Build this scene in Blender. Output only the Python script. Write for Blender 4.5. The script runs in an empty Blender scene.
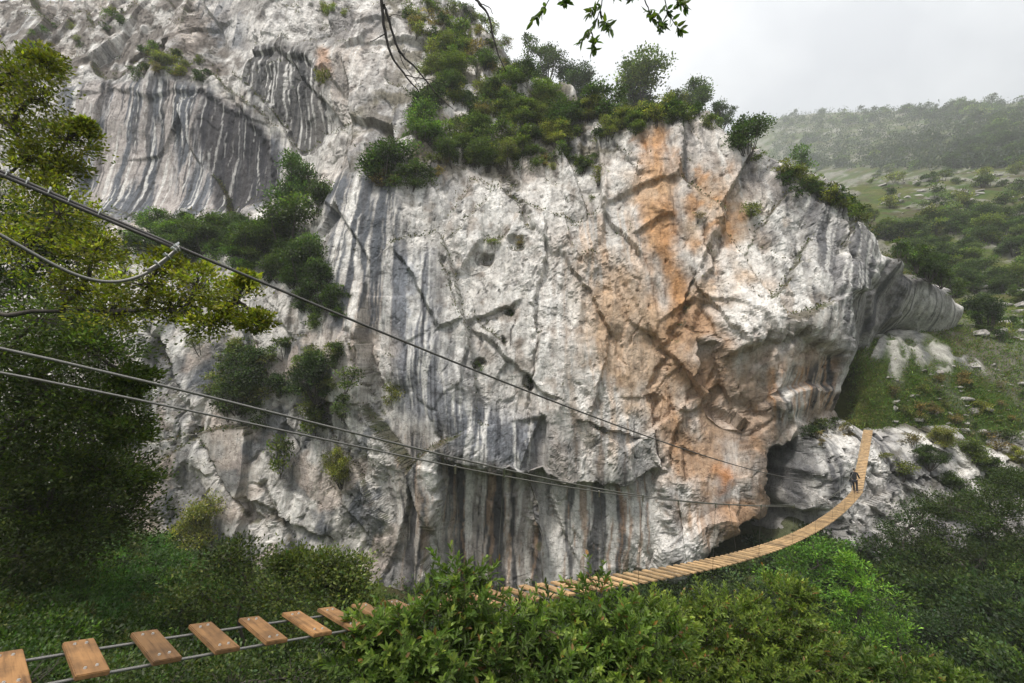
import bpy, bmesh, math, random
import numpy as np
from mathutils import Vector, Matrix

random.seed(5)
rng = np.random.default_rng(7)
SC = bpy.context.scene
COL = SC.collection
PI = math.pi

# ------------------------------------------------------------------ survey
# eye at the origin, looking along +Y, metres. at() turns a sighting and a
# distance into a point of the place.
F = 480.0
PITCH = math.radians(6.95)
CP, SP = math.cos(PITCH), math.sin(PITCH)


def ray(px, py):
    a = (np.asarray(px, float) - 512.0) / F
    v = (341.5 - np.asarray(py, float)) / F
    y = CP - SP * v
    return a / y, (SP + CP * v) / y


def at(px, py, Y):
    a, b = ray(px, py)
    return np.array([a * Y, Y + 0 * a, b * Y])


# ------------------------------------------------------------------ noise
_A = np.arange(1024) * (2 * PI / 1024)
_GC, _GS = np.cos(_A), np.sin(_A)


def _hash(i, j, s):
    n = (i * 374761393 + j * 668265263 + s * 974634777) & 0xffffffff
    n = ((n ^ (n >> 13)) * 1274126177) & 0xffffffff
    n = ((n ^ (n >> 15)) * 668265263) & 0xffffffff
    return n ^ (n >> 16)


def perlin(x, y, s=0):
    x, y = np.broadcast_arrays(np.asarray(x, float), np.asarray(y, float))
    xi = np.floor(x).astype(np.int64)
    yi = np.floor(y).astype(np.int64)
    xf, yf = x - xi, y - yi
    u = xf * xf * xf * (xf * (xf * 6 - 15) + 10)
    v = yf * yf * yf * (yf * (yf * 6 - 15) + 10)

    def g(di, dj):
        h = _hash(xi + di, yi + dj, s) & 1023
        return _GC[h] * (xf - di) + _GS[h] * (yf - dj)
    a, b, c, d = g(0, 0), g(1, 0), g(0, 1), g(1, 1)
    return ((a + (b - a) * u) * (1 - v) + (c + (d - c) * u) * v) * 1.5


def fbm(x, y, o=4, s=0, gain=0.5):
    t, amp, f, n = 0, 1.0, 1.0, 0
    for k in range(o):
        t = t + amp * perlin(x * f, y * f, s + k * 17)
        n += amp
        amp *= gain
        f *= 2.03
    return t / n


def ridged(x, y, o=4, s=0):
    t, amp, f, n = 0, 1.0, 1.0, 0
    for k in range(o):
        t = t + amp * (1 - np.abs(perlin(x * f, y * f, s + k * 13)))
        n += amp
        amp *= 0.55
        f *= 2.1
    return t / n


def cells(x, y, s=0):
    """Voronoi: F1, F2-F1, vector from the nearest seed, two random numbers of its cell."""
    xi = np.floor(x).astype(np.int64)
    yi = np.floor(y).astype(np.int64)
    f1 = np.full(x.shape, 9.0)
    f2 = np.full(x.shape, 9.0)
    bx = np.zeros(x.shape)
    by = np.zeros(x.shape)
    bh = np.zeros(x.shape, np.int64)
    for i in (-1, 0, 1):
        for j in (-1, 0, 1):
            h = _hash(xi + i, yi + j, s)
            dx = x - (xi + i + (h & 255) / 255.0)
            dy = y - (yi + j + ((h >> 8) & 255) / 255.0)
            d = np.hypot(dx, dy)
            near = d < f1
            f2 = np.where(near, f1, np.minimum(f2, d))
            bx = np.where(near, dx, bx)
            by = np.where(near, dy, by)
            bh = np.where(near, h, bh)
            f1 = np.where(near, d, f1)
    r1 = ((bh >> 3) & 255) / 127.5 - 1
    r2 = ((bh >> 12) & 255) / 127.5 - 1
    r3 = ((bh >> 20) & 255) / 127.5 - 1
    return f1, f2 - f1, bx, by, r1, r2, r3


def sstep(a, b, x):
    t = np.clip((x - a) / (b - a), 0, 1)
    return t * t * (3 - 2 * t)


def mix(a, b, t):
    return a + (b - a) * t[..., None]


class Rbf:
    def __init__(self, P, val, lam=0.02):
        P = np.asarray(P, float)
        n = len(P)
        K = np.hypot(P[:, None, 0] - P[None, :, 0], P[:, None, 1] - P[None, :, 1]) - lam * np.eye(n)
        M = np.zeros((n + 3, n + 3))
        M[:n, :n] = K
        M[:n, n] = 1
        M[:n, n + 1:] = P
        M[n:, :n] = M[:n, n:].T
        b = np.zeros(n + 3)
        b[:n] = val
        self.w = np.linalg.lstsq(M, b, rcond=None)[0]
        self.P = P

    def __call__(self, x, y):
        sh = x.shape
        x, y = x.ravel(), y.ravel()
        o = self.w[-3] + self.w[-2] * x + self.w[-1] * y
        for (p, q), w in zip(self.P, self.w[:-3]):
            o = o + w * np.hypot(x - p, y - q)
        return o.reshape(sh)


def poly_sd(x, z, P):
    """Signed distance to a polygon, positive inside."""
    d = np.full(x.shape, 1e9)
    inside = np.zeros(x.shape, bool)
    n = len(P)
    for k in range(n):
        ax, az = P[k]
        bx, bz = P[(k + 1) % n]
        ex, ez = bx - ax, bz - az
        t = np.clip(((x - ax) * ex + (z - az) * ez) / (ex * ex + ez * ez + 1e-9), 0, 1)
        d = np.minimum(d, np.hypot(x - ax - t * ex, z - az - t * ez))
        c = ((az > z) != (bz > z)) & (x < ex * (z - az) / (ez if abs(ez) > 1e-9 else 1e-9) + ax)
        inside ^= c
    return np.where(inside, d, -d)


# ------------------------------------------------------------------ mesh helpers
def np_mesh(name, verts, quads, mats, tint=None, smooth=False, mat_index=None, tris=None):
    me = bpy.data.meshes.new(name)
    verts = np.asarray(verts, np.float32)
    quads = np.asarray(quads, np.int32).reshape(-1, 4)
    me.vertices.add(len(verts))
    me.vertices.foreach_set('co', verts.ravel())
    nq = len(quads)
    me.loops.add(nq * 4)
    me.loops.foreach_set('vertex_index', quads.ravel())
    me.polygons.add(nq)
    me.polygons.foreach_set('loop_start', np.arange(nq, dtype=np.int32) * 4)
    for m in (mats if isinstance(mats, (list, tuple)) else [mats]):
        me.materials.append(m)
    if mat_index is not None:
        me.polygons.foreach_set('material_index', np.asarray(mat_index, np.int32))
    me.polygons.foreach_set('use_smooth', np.full(nq, smooth, bool))
    me.update(calc_edges=True)
    if tint is not None:
        at_ = me.color_attributes.new('tint', 'FLOAT_COLOR', 'POINT')
        c = np.ones((len(verts), 4), np.float32)
        c[:, :3] = tint
        at_.data.foreach_set('color', c.ravel())
    return me


def link(name, me, parent=None, label=None, cat=None, group=None, kind=None, loc=None):
    o = bpy.data.objects.new(name, me)
    COL.objects.link(o)
    if parent is not None:
        o.parent = parent
    if loc is not None:
        o.location = loc
    for k, v in (('label', label), ('category', cat), ('group', group), ('kind', kind)):
        if v:
            o[k] = v
    return o


class Tubes:
    def __init__(self):
        self.v, self.q, self.n = [], [], 0

    def add(self, pts, radii, sides=6, cap=True):
        P = np.asarray(pts, float)
        n = len(P)
        R = np.broadcast_to(np.asarray(radii, float), (n,))
        T = np.gradient(P, axis=0)
        T /= np.linalg.norm(T, axis=1)[:, None] + 1e-9
        ref = np.array([0, 0, 1.0]) if abs(T[:, 2]).mean() < 0.8 else np.array([1.0, 0, 0])
        U = np.cross(T, ref)
        U /= np.linalg.norm(U, axis=1)[:, None] + 1e-9
        V = np.cross(T, U)
        a = np.arange(sides) * (2 * PI / sides)
        ring = P[:, None] + R[:, None, None] * (U[:, None] * np.cos(a)[None, :, None] + V[:, None] * np.sin(a)[None, :, None])
        self.v.append(ring.reshape(-1, 3))
        i = np.arange(n - 1)[:, None] * sides
        k = np.arange(sides)[None]
        k2 = (k + 1) % sides
        q = np.stack([i + k, i + k2, i + sides + k2, i + sides + k], -1).reshape(-1, 4) + self.n
        self.q.append(q)
        self.n += n * sides
        if cap:
            for e in (0, n - 1):
                base = self.n - n * sides + e * sides
                for m in range(0, sides - 2, 2):
                    self.q.append(np.array([[base, base + m + 1, base + m + 2, base + (m + 3) % sides]]) if m + 3 <= sides else np.zeros((0, 4), int))

    def mesh(self, name, mat, smooth=True):
        return np_mesh(name, np.concatenate(self.v), np.concatenate(self.q), mat, smooth=smooth)


def bez(a, b, bulge, n=7):
    a, b, bulge = map(np.asarray, (a, b, bulge))
    t = np.linspace(0, 1, n)[:, None]
    m = (a + b) / 2 + bulge
    return (1 - t) ** 2 * a + 2 * t * (1 - t) * m + t * t * b


def unit(v):
    return v / (np.linalg.norm(v, axis=-1, keepdims=True) + 1e-9)


class Leaves:
    def __init__(self):
        self.v, self.q, self.c, self.n = [], [], [], 0

    def add(self, cen, axis, nrm, L, wd, tint, fine=False):
        cen, axis = np.asarray(cen, float), unit(np.asarray(axis, float))
        n = len(cen)
        if n == 0:
            return
        side = unit(np.cross(axis, nrm))
        nn = np.cross(side, axis)
        L = np.broadcast_to(L, (n,))[:, None]
        wd = np.broadcast_to(wd, (n,))[:, None]
        if fine:
            V = np.stack([cen, cen + axis * L * .28 + side * wd * .45 + nn * L * .05, cen + axis * L * .66 + side * wd * .42 + nn * L * .03,
                          cen + axis * L - nn * L * .08, cen + axis * L * .66 - side * wd * .42 + nn * L * .03,
                          cen + axis * L * .28 - side * wd * .45 + nn * L * .05], 1)
            Q = np.array([[0, 1, 2, 3], [0, 3, 4, 5]])
            k = 6
        else:
            V = np.stack([cen, cen + axis * L * .45 + side * wd * .5, cen + axis * L, cen + axis * L * .45 - side * wd * .5], 1)
            Q = np.array([[0, 1, 2, 3]])
            k = 4
        self.v.append(V.reshape(-1, 3))
        self.q.append((np.arange(n)[:, None, None] * k + Q[None] + self.n).reshape(-1, 4))
        self.c.append(np.repeat(np.broadcast_to(tint, (n, 3)), k, 0))
        self.n += n * k

    def mesh(self, name, mat):
        return np_mesh(name, np.concatenate(self.v), np.concatenate(self.q), mat, tint=np.concatenate(self.c))


GAIN = 1.5


def rand_dirs(n):
    return unit(rng.normal(size=(n, 3)))


def shade_of(col, n, var=.25, warm=.15):
    c = GAIN * np.asarray(col)[None] * np.exp(rng.normal(0, var, (n, 1)))
    w = rng.normal(0, warm, (n, 1))
    return np.clip(c * (1 + np.concatenate([w, w * .25, -w * .6], 1)), .002, 4)


def leaf_clump(lv, tb, c, r, col, L, per, subs, origin=None, twig=.006, up=.6, fine=False, aspect=.5, sub_r=.34):
    """A clump of foliage: sub-clumps spread in an ellipsoid, leaves round each, twigs out to them."""
    c, r = np.asarray(c, float), np.asarray(r, float)
    d = rand_dirs(subs) * (rng.random((subs, 1)) ** .42)
    d[:, 2] = d[:, 2] * .9 + .05
    S = c + d * r
    rm = r.mean()
    clump_k = math.exp(rng.normal(0, .16))
    for k in range(subs):
        n = max(4, int(per * rng.uniform(.55, 1.45)))
        off = rng.normal(size=(n, 3)) * np.array([1, 1, .55]) * rm * sub_r * rng.uniform(.7, 1.15)
        P = S[k] + off
        out = unit(S[k] - (c - np.array([0, 0, .4 * rm]))) * .7 + unit(off) * .7
        ax = unit(out + rng.normal(0, .55, (n, 3)))
        nr = unit(np.array([0, 0, up]) + rng.normal(0, .55, (n, 3)) + .35 * out)
        sub_k = clump_k * math.exp(rng.normal(0, .32))
        lv.add(P, ax, nr, L * rng.uniform(.65, 1.25, n), L * aspect * rng.uniform(.8, 1.2, n), shade_of(np.asarray(col) * sub_k, n), fine)
        if tb is not None and twig > 0:
            o = c if origin is None else origin
            tb.add(bez(o, S[k], rng.normal(0, .12, 3) * rm, 4), np.linspace(twig * 2, twig * .5, 4), 3, cap=False)


# ------------------------------------------------------------------ materials
def new_mat(name):
    m = bpy.data.materials.new(name)
    m.use_nodes = True
    nt = m.node_tree
    nt.nodes.clear()
    out = nt.nodes.new('ShaderNodeOutputMaterial')
    return m, nt, out


def N(nt, t, **kw):
    n = nt.nodes.new(t)
    for k, v in kw.items():
        if k in n.inputs.keys():
            n.inputs[k].default_value = v
        else:
            setattr(n, k, v)
    return n


def noise_node(nt, vec, scale, detail=5, rough=.6, dist=0):
    n = N(nt, 'ShaderNodeTexNoise')
    n.inputs['Scale'].default_value = scale
    n.inputs['Detail'].default_value = detail
    n.inputs['Roughness'].default_value = rough
    n.inputs['Distortion'].default_value = dist
    nt.links.new(vec, n.inputs['Vector'])
    return n


def ramp(nt, fac, stops):
    r = N(nt, 'ShaderNodeValToRGB')
    e = r.color_ramp.elements
    while len(e) < len(stops):
        e.new(.5)
    for k, (p, c) in enumerate(stops):
        e[k].position = p
        e[k].color = (c[0], c[1], c[2], 1) if hasattr(c, '__len__') else (c, c, c, 1)
    nt.links.new(fac, r.inputs[0])
    return r


def mul(nt, a, b, f=1.0, mode='MULTIPLY'):
    m = N(nt, 'ShaderNodeMix', data_type='RGBA', blend_type=mode)
    m.inputs[0].default_value = f
    nt.links.new(a, m.inputs[6])
    nt.links.new(b, m.inputs[7])
    return m.outputs[2]


def rock_material():
    m, nt, out = new_mat('limestone')
    geo = N(nt, 'ShaderNodeNewGeometry')
    pos = geo.outputs['Position']
    col = N(nt, 'ShaderNodeAttribute', attribute_name='tint').outputs['Color']
    n1 = noise_node(nt, pos, 1.1, 8, .68, .3)
    c = mul(nt, col, ramp(nt, n1.outputs['Fac'], [(.30, (.55, .53, .51)), (.5, (1, 1, 1)), (.70, (1.24, 1.22, 1.19))]).outputs[0])
    mp = N(nt, 'ShaderNodeMapping')
    mp.inputs['Scale'].default_value = (3.2, 3.2, .22)
    nt.links.new(pos, mp.inputs['Vector'])
    n2 = noise_node(nt, mp.outputs[0], 1.0, 6, .7, .4)
    c = mul(nt, c, ramp(nt, n2.outputs['Fac'], [(.3, (.72, .72, .73)), (.55, (1.05, 1.04, 1.03))]).outputs[0])
    vo = N(nt, 'ShaderNodeTexVoronoi', feature='DISTANCE_TO_EDGE')
    vo.inputs['Scale'].default_value = .75
    w = noise_node(nt, pos, .9, 4, .6)
    vm = N(nt, 'ShaderNodeVectorMath', operation='MULTIPLY_ADD')
    nt.links.new(w.outputs['Color'], vm.inputs[0])
    vm.inputs[1].default_value = (2.2, 2.2, 2.2)
    nt.links.new(pos, vm.inputs[2])
    nt.links.new(vm.outputs[0], vo.inputs['Vector'])
    crack = ramp(nt, vo.outputs['Distance'], [(0, (.0, .0, .0)), (.05, (1, 1, 1))])
    n3 = noise_node(nt, pos, 5.0, 6, .72)
    c = mul(nt, c, ramp(nt, n3.outputs['Fac'], [(.34, (.68, .65, .62)), (.46, (.98, .98, .97)), (.66, (1.10, 1.10, 1.10))]).outputs[0])
    b1 = N(nt, 'ShaderNodeBump', Strength=.32, Distance=.4)
    nt.links.new(n1.outputs['Fac'], b1.inputs['Height'])
    b2 = N(nt, 'ShaderNodeBump', Strength=.32, Distance=.12)
    nt.links.new(n3.outputs['Fac'], b2.inputs['Height'])
    nt.links.new(b1.outputs[0], b2.inputs['Normal'])
    b3 = N(nt, 'ShaderNodeBump', Strength=.35, Distance=.15)
    nt.links.new(crack.outputs[0], b3.inputs['Height'])
    nt.links.new(b2.outputs[0], b3.inputs['Normal'])
    p = N(nt, 'ShaderNodeBsdfPrincipled', Roughness=.88)
    ck = ramp(nt, vo.outputs['Distance'], [(0, (.45, .43, .41)), (.018, (1, 1, 1))])
    c = mul(nt, c, ck.outputs[0])
    p.inputs['Specular IOR Level'].default_value = .25
    nt.links.new(c, p.inputs['Base Color'])
    nt.links.new(b3.outputs[0], p.inputs['Normal'])
    nt.links.new(p.outputs[0], out.inputs[0])
    return m


def ground_material():
    m, nt, out = new_mat('ground_cover')
    pos = N(nt, 'ShaderNodeNewGeometry').outputs['Position']
    col = N(nt, 'ShaderNodeAttribute', attribute_name='tint').outputs['Color']
    n1 = noise_node(nt, pos, .9, 8, .7)
    c = mul(nt, col, ramp(nt, n1.outputs['Fac'], [(.3, (.55, .55, .5)), (.7, (1.4, 1.4, 1.3))]).outputs[0])
    n3 = noise_node(nt, pos, 6.0, 6, .72)
    c = mul(nt, c, ramp(nt, n3.outputs['Fac'], [(.3, (.6, .6, .6)), (.7, (1.3, 1.3, 1.3))]).outputs[0])
    b = N(nt, 'ShaderNodeBump', Strength=.8, Distance=.4)
    nt.links.new(n1.outputs['Fac'], b.inputs['Height'])
    p = N(nt, 'ShaderNodeBsdfPrincipled', Roughness=.95)
    p.inputs['Specular IOR Level'].default_value = .15
    nt.links.new(c, p.inputs['Base Color'])
    nt.links.new(b.outputs[0], p.inputs['Normal'])
    nt.links.new(p.outputs[0], out.inputs[0])
    return m


def leaf_material():
    m, nt, out = new_mat('leaf')
    col = N(nt, 'ShaderNodeAttribute', attribute_name='tint').outputs['Color']
    rnd = N(nt, 'ShaderNodeObjectInfo').outputs['Random']
    r = ramp(nt, rnd, [(0, (.75, .80, .8)), (.5, (1, 1, 1)), (1, (1.25, 1.15, .85))])
    c = mul(nt, col, r.outputs[0])
    p = N(nt, 'ShaderNodeBsdfPrincipled', Roughness=.5)
    p.inputs['Specular IOR Level'].default_value = .3
    nt.links.new(c, p.inputs['Base Color'])
    t = N(nt, 'ShaderNodeBsdfTranslucent')
    w = N(nt, 'ShaderNodeRGB')
    w.outputs[0].default_value = (1.3, 1.6, .6, 1)
    nt.links.new(mul(nt, c, w.outputs[0]), t.inputs['Color'])
    mx = N(nt, 'ShaderNodeMixShader')
    mx.inputs[0].default_value = .38
    nt.links.new(p.outputs[0], mx.inputs[1])
    nt.links.new(t.outputs[0], mx.inputs[2])
    nt.links.new(mx.outputs[0], out.inputs[0])
    return m


def bark_material(name, c0, c1, scale=9):
    m, nt, out = new_mat(name)
    pos = N(nt, 'ShaderNodeNewGeometry').outputs['Position']
    n = noise_node(nt, pos, scale, 6, .7)
    r = ramp(nt, n.outputs['Fac'], [(.3, c0), (.7, c1)])
    b = N(nt, 'ShaderNodeBump', Strength=.7, Distance=.03)
    nt.links.new(n.outputs['Fac'], b.inputs['Height'])
    p = N(nt, 'ShaderNodeBsdfPrincipled', Roughness=.9)
    nt.links.new(r.outputs[0], p.inputs['Base Color'])
    nt.links.new(b.outputs[0], p.inputs['Normal'])
    nt.links.new(p.outputs[0], out.inputs[0])
    return m


def wood_material():
    m, nt, out = new_mat('plank_wood')
    oc = N(nt, 'ShaderNodeTexCoord').outputs['Object']
    info = N(nt, 'ShaderNodeObjectInfo')
    add = N(nt, 'ShaderNodeVectorMath', operation='MULTIPLY_ADD')
    comb = N(nt, 'ShaderNodeCombineXYZ')
    for k in range(3):
        nt.links.new(info.outputs['Random'], comb.inputs[k])
    nt.links.new(comb.outputs[0], add.inputs[0])
    add.inputs[1].default_value = (37, 53, 11)
    nt.links.new(oc, add.inputs[2])
    mp = N(nt, 'ShaderNodeMapping')
    mp.inputs['Scale'].default_value = (2.2, 38, 38)
    nt.links.new(add.outputs[0], mp.inputs['Vector'])
    n = noise_node(nt, mp.outputs[0], 1.0, 6, .65, .5)
    g = ramp(nt, n.outputs['Fac'], [(.3, (.42, .38, .34)), (.47, (.95, .95, .95)), (.75, (1.25, 1.25, 1.25))])
    n2 = noise_node(nt, add.outputs[0], 5, 4, .6)
    g2 = ramp(nt, n2.outputs['Fac'], [(.32, (.55, .55, .56)), (.6, (1.1, 1.1, 1.1))])
    c = mul(nt, mul(nt, info.outputs['Color'], g.outputs[0]), g2.outputs[0])
    vr = ramp(nt, info.outputs['Random'], [(0, (.8, .8, .8)), (1, (1.15, 1.12, 1.1))])
    c = mul(nt, c, vr.outputs[0])
    b = N(nt, 'ShaderNodeBump', Strength=.4, Distance=.004)
    nt.links.new(n.outputs['Fac'], b.inputs['Height'])
    p = N(nt, 'ShaderNodeBsdfPrincipled', Roughness=.7)
    nt.links.new(c, p.inputs['Base Color'])
    nt.links.new(b.outputs[0], p.inputs['Normal'])
    nt.links.new(p.outputs[0], out.inputs[0])
    return m


def steel_material(name, c, rough=.45, metal=.8, scale=160):
    m, nt, out = new_mat(name)
    pos = N(nt, 'ShaderNodeNewGeometry').outputs['Position']
    n = noise_node(nt, pos, scale, 3, .6)
    r = ramp(nt, n.outputs['Fac'], [(.3, [x * .6 for x in c]), (.7, [x * 1.2 for x in c])])
    p = N(nt, 'ShaderNodeBsdfPrincipled', Roughness=rough, Metallic=metal)
    nt.links.new(r.outputs[0], p.inputs['Base Color'])
    nt.links.new(p.outputs[0], out.inputs[0])
    return m


def cloth_material(name, c):
    return bark_material(name, [x * .7 for x in c], [x * 1.3 for x in c], 40)


ROCK = rock_material()
GROUND = ground_material()
LEAF = leaf_material()
BARK = bark_material('bark', (.03, .025, .02), (.10, .085, .07))
WOOD = wood_material()
STEEL = steel_material('galvanised_steel', (.23, .22, .205), .5, .6)
DARKSTEEL = steel_material('weathered_wire_rope', (.13, .12, .115), .6, .4)
BRIGHT = steel_material('zinc_fitting', (.75, .75, .74), .35, .7)

# ------------------------------------------------------------------ CLIFF
# face of the gorge wall as distance over (x, z); overhangs, ledges and the
# corner are steep changes of distance
CTRL = [
    # left lower wall
    (-60, 600, 46), (-60, 400, 50), (-60, 250, 56), (0, 600, 47), (0, 400, 50), (0, 240, 57), (110, 570, 48.5), (150, 450, 50),
    (150, 350, 51), (140, 265, 53.5), (60, 300, 52), (200, 560, 48.5), (220, 400, 50), (240, 290, 51.5), (200, 255, 54.5),
    (270, 500, 49), (300, 450, 49), (300, 380, 49.5), (300, 300, 50.5), (350, 420, 48.6), (350, 540, 48.6), (260, 245, 55),
    # upper left wall and its ledge
    (-60, 215, 64), (0, 215, 64), (80, 212, 64), (80, 100, 66), (150, 208, 64), (150, 92, 66), (230, 205, 64), (230, 105, 66), (20, 120, 66),
    (280, 195, 63), (290, 140, 64), (315, 130, 62.5), (332, 100, 60), (345, 60, 62), (300, 50, 66), (250, 45, 68), (210, 70, 67.5), (150, 60, 70),
    (150, 20, 75), (50, 40, 74), (50, 0, 80), (200, 0, 76), (300, 0, 72), (350, 0, 69), (400, 0, 71), (-60, 0, 82), (-60, 100, 68),
    (100, 75, 68.5),
    # gully
    (300, 215, 57.5), (330, 165, 57), (345, 190, 51.5), (320, 265, 50.3), (340, 230, 49.5), (300, 245, 54),
    # main wall, west
    (350, 300, 48.6), (355, 195, 50.3), (380, 165, 53), (390, 178, 51), (420, 125, 56), (430, 178, 51), (400, 250, 48.3), (420, 350, 46.6),
    (430, 420, 45.8), (480, 455, 45.8), (450, 300, 48), (520, 470, 46), (560, 465, 46.4), (640, 465, 46.2), (430, 590, 47.5), (520, 590, 47.8),
    # vegetated slope above
    (440, 60, 64), (440, 20, 70), (480, 60, 64), (470, 110, 58), (520, 110, 58), (560, 110, 57), (500, 150, 53.5), (560, 150, 52.5), (600, 140, 52),
    (610, 160, 50),
    # centre
    (500, 200, 50), (500, 300, 48), (520, 400, 47.4), (560, 250, 47.6), (580, 380, 46.6), (600, 210, 48), (600, 300, 46.6), (640, 160, 48.4),
    (640, 250, 46.6), (650, 350, 46), (640, 430, 46.2), (600, 570, 46.5), (650, 560, 46),
    (690, 125, 48.4), (690, 220, 46), (690, 300, 45.6), (680, 400, 45.8), (700, 450, 44.8), (720, 520, 43.6), (690, 555, 44.6), (740, 480, 43),
    (755, 515, 43.6),
    # white prow and the corner
    (740, 200, 45), (760, 250, 43.4), (765, 310, 41.8), (795, 312, 41.5), (720, 320, 43), (740, 345, 42), (830, 340, 42.4), (760, 400, 43.2),
    (820, 395, 43), (845, 395, 43.6), (760, 430, 44), (720, 400, 44.6),
    (765, 165, 47.2), (800, 230, 44.4), (850, 235, 44.4), (880, 245, 45), (905, 262, 46), (850, 290, 43.2), (820, 300, 42.4), (850, 345, 43.2),
    (912, 272, 48.6), (930, 286, 50.6), (950, 300, 52.8), (959, 314, 54), (900, 316, 48.8), (880, 322, 47.6), (940, 320, 52.6), (860, 334, 46.2), (880, 296, 47.6), (972, 325, 66), (990, 330, 80), (960, 400, 75), (900, 420, 70), (880, 440, 65),
    (857, 350, 55), (858, 375, 58), (857, 400, 58), (856, 425, 58), (868, 345, 52), (760, 600, 50), (850, 600, 58), (1000, 600, 70),
]
SKY_LINE = [(440, -10, 74), (470, 5, 71), (500, 42, 66), (540, 75, 61), (570, 88, 58), (610, 105, 54.5), (660, 112, 50.5), (710, 112, 49.5),
            (760, 150, 48.5), (800, 172, 48), (850, 195, 48), (890, 232, 47), (911, 260, 47.8), (930, 275, 50.2), (950, 290, 52.6), (961, 308, 54.2)]
pts, val = [], []
for px, py, Y in CTRL:
    p = at(px, py, Y)
    pts.append((p[0], p[2]))
    val.append(Y)
for px, py, Y in SKY_LINE:
    p = at(px, py, Y)
    pts += [(p[0], p[2]), (p[0] + .8, p[2] + 3), (p[0] + 2, p[2] + 8), (p[0] + 5, p[2] + 20)]
    val += [Y, Y + 9, Y + 25, Y + 60]
for px, py, Y in ((-60, -60, 92), (100, -60, 90), (250, -60, 85), (380, -60, 82)):
    p = at(px, py, Y)
    pts.append((p[0], p[2]))
    val.append(Y)

DX = .14
gx = np.arange(-96, 63, DX)
gz = np.arange(-27, 74, DX)
X, Z = np.meshgrid(gx, gz)
Yb = Rbf(pts, val)(X, Z)


def grid_lookup(G, x, z):
    u = np.clip((x - gx[0]) / DX, 0, len(gx) - 1.001)
    v = np.clip((z - gz[0]) / DX, 0, len(gz) - 1.001)
    i, j = u.astype(int), v.astype(int)
    fu, fv = u - i, v - j
    return (G[j, i] * (1 - fu) + G[j, i + 1] * fu) * (1 - fv) + (G[j + 1, i] * (1 - fu) + G[j + 1, i + 1] * fu) * fv


def hit_cliff(px, py, G=None):
    G = Yb if G is None else G
    a, b = ray(px, py)
    Ys = np.arange(36, 110, .08)
    d = Ys - grid_lookup(G, a * Ys, b * Ys)
    k = int(np.argmax(d > 0))
    if not (d > 0).any():
        k = len(Ys) - 1
    Y = Ys[k]
    return np.array([a * Y, Y, b * Y])


def wpoly(P, G=None):
    return [tuple(hit_cliff(px, py, G)[[0, 2]]) for px, py in P]


# warp so that carved edges are ragged
WX = X + 1.3 * fbm(X * .22, Z * .22, 4, 3) + .35 * fbm(X * 1.1, Z * 1.1, 3, 5)
WZ = Z + 1.1 * fbm(X * .25, Z * .25, 4, 9) + .35 * fbm(X * 1.1, Z * 1.1, 3, 8)

CARVE = [  # sightings round a recess, depth, width of its edge
    ([(446, 452), (470, 464), (520, 482), (534, 500), (542, 620), (470, 620), (418, 620), (424, 520)], 2.4, .9),
    ([(524, 489), (560, 478), (600, 479), (652, 473), (664, 480), (668, 620), (544, 620), (536, 505)], 1.8, .5),
    ([(695, 345), (735, 353), (765, 338), (798, 322), (834, 346), (846, 356), (842, 385), (800, 392), (755, 420), (720, 420), (705, 380)], 1.3, .6),
    ([(912, 266), (898, 264), (866, 280), (847, 300), (852, 322), (860, 340), (880, 326), (898, 312), (905, 285)], .7, 1.2),
    ([(768, 445), (850, 412), (870, 440), (860, 560), (800, 600), (700, 590), (688, 566), (742, 534), (770, 502)], 7, .8),
    ([(652, 392), (659, 392), (662, 482), (655, 482)], 1.0, .3),
    ([(690, 268), (697, 272), (665, 380), (656, 392), (651, 388)], .7, .4),
    ([(240, 54), (275, 49), (313, 60), (322, 80), (318, 140), (300, 150), (272, 112), (246, 84)], .8, .5),
    ([(68, 100), (110, 87), (150, 94), (203, 92), (268, 132), (276, 205), (230, 220), (76, 215)], .45, .8),
    ([(494, 145), (500, 145), (530, 228), (522, 230)], .9, .4),
    ([(536, 300), (542, 300), (534, 420), (528, 420)], .8, .5),
    ([(150, 330), (165, 330), (230, 470), (260, 520), (245, 525), (190, 440)], 1.0, .7),
    ([(250, 480), (262, 476), (320, 560), (300, 565)], 1.0, .7),
    ([(345, 330), (352, 325), (385, 410), (372, 420)], .5, .6),
    ([(835, 205), (842, 205), (850, 270), (842, 275)], .7, .5),
    ([(700, 225), (706, 222), (740, 300), (730, 305)], .6, .5),
]
for P, dep, ew in CARVE:
    sd = poly_sd(WX, WZ, wpoly(P))
    Yb = Yb + dep * sstep(-.3 * ew, ew, sd)
for px, py, r in ((510, 311, .4), (530, 383, .45), (478, 365, .32), (500, 346, .22), (487, 255, .4), (515, 245, .5)):
    p = hit_cliff(px, py)
    Yb = Yb + .9 * sstep(1.6, .4, np.hypot((WX - p[0]) * .8, WZ - p[2] - .2) / r)

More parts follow.
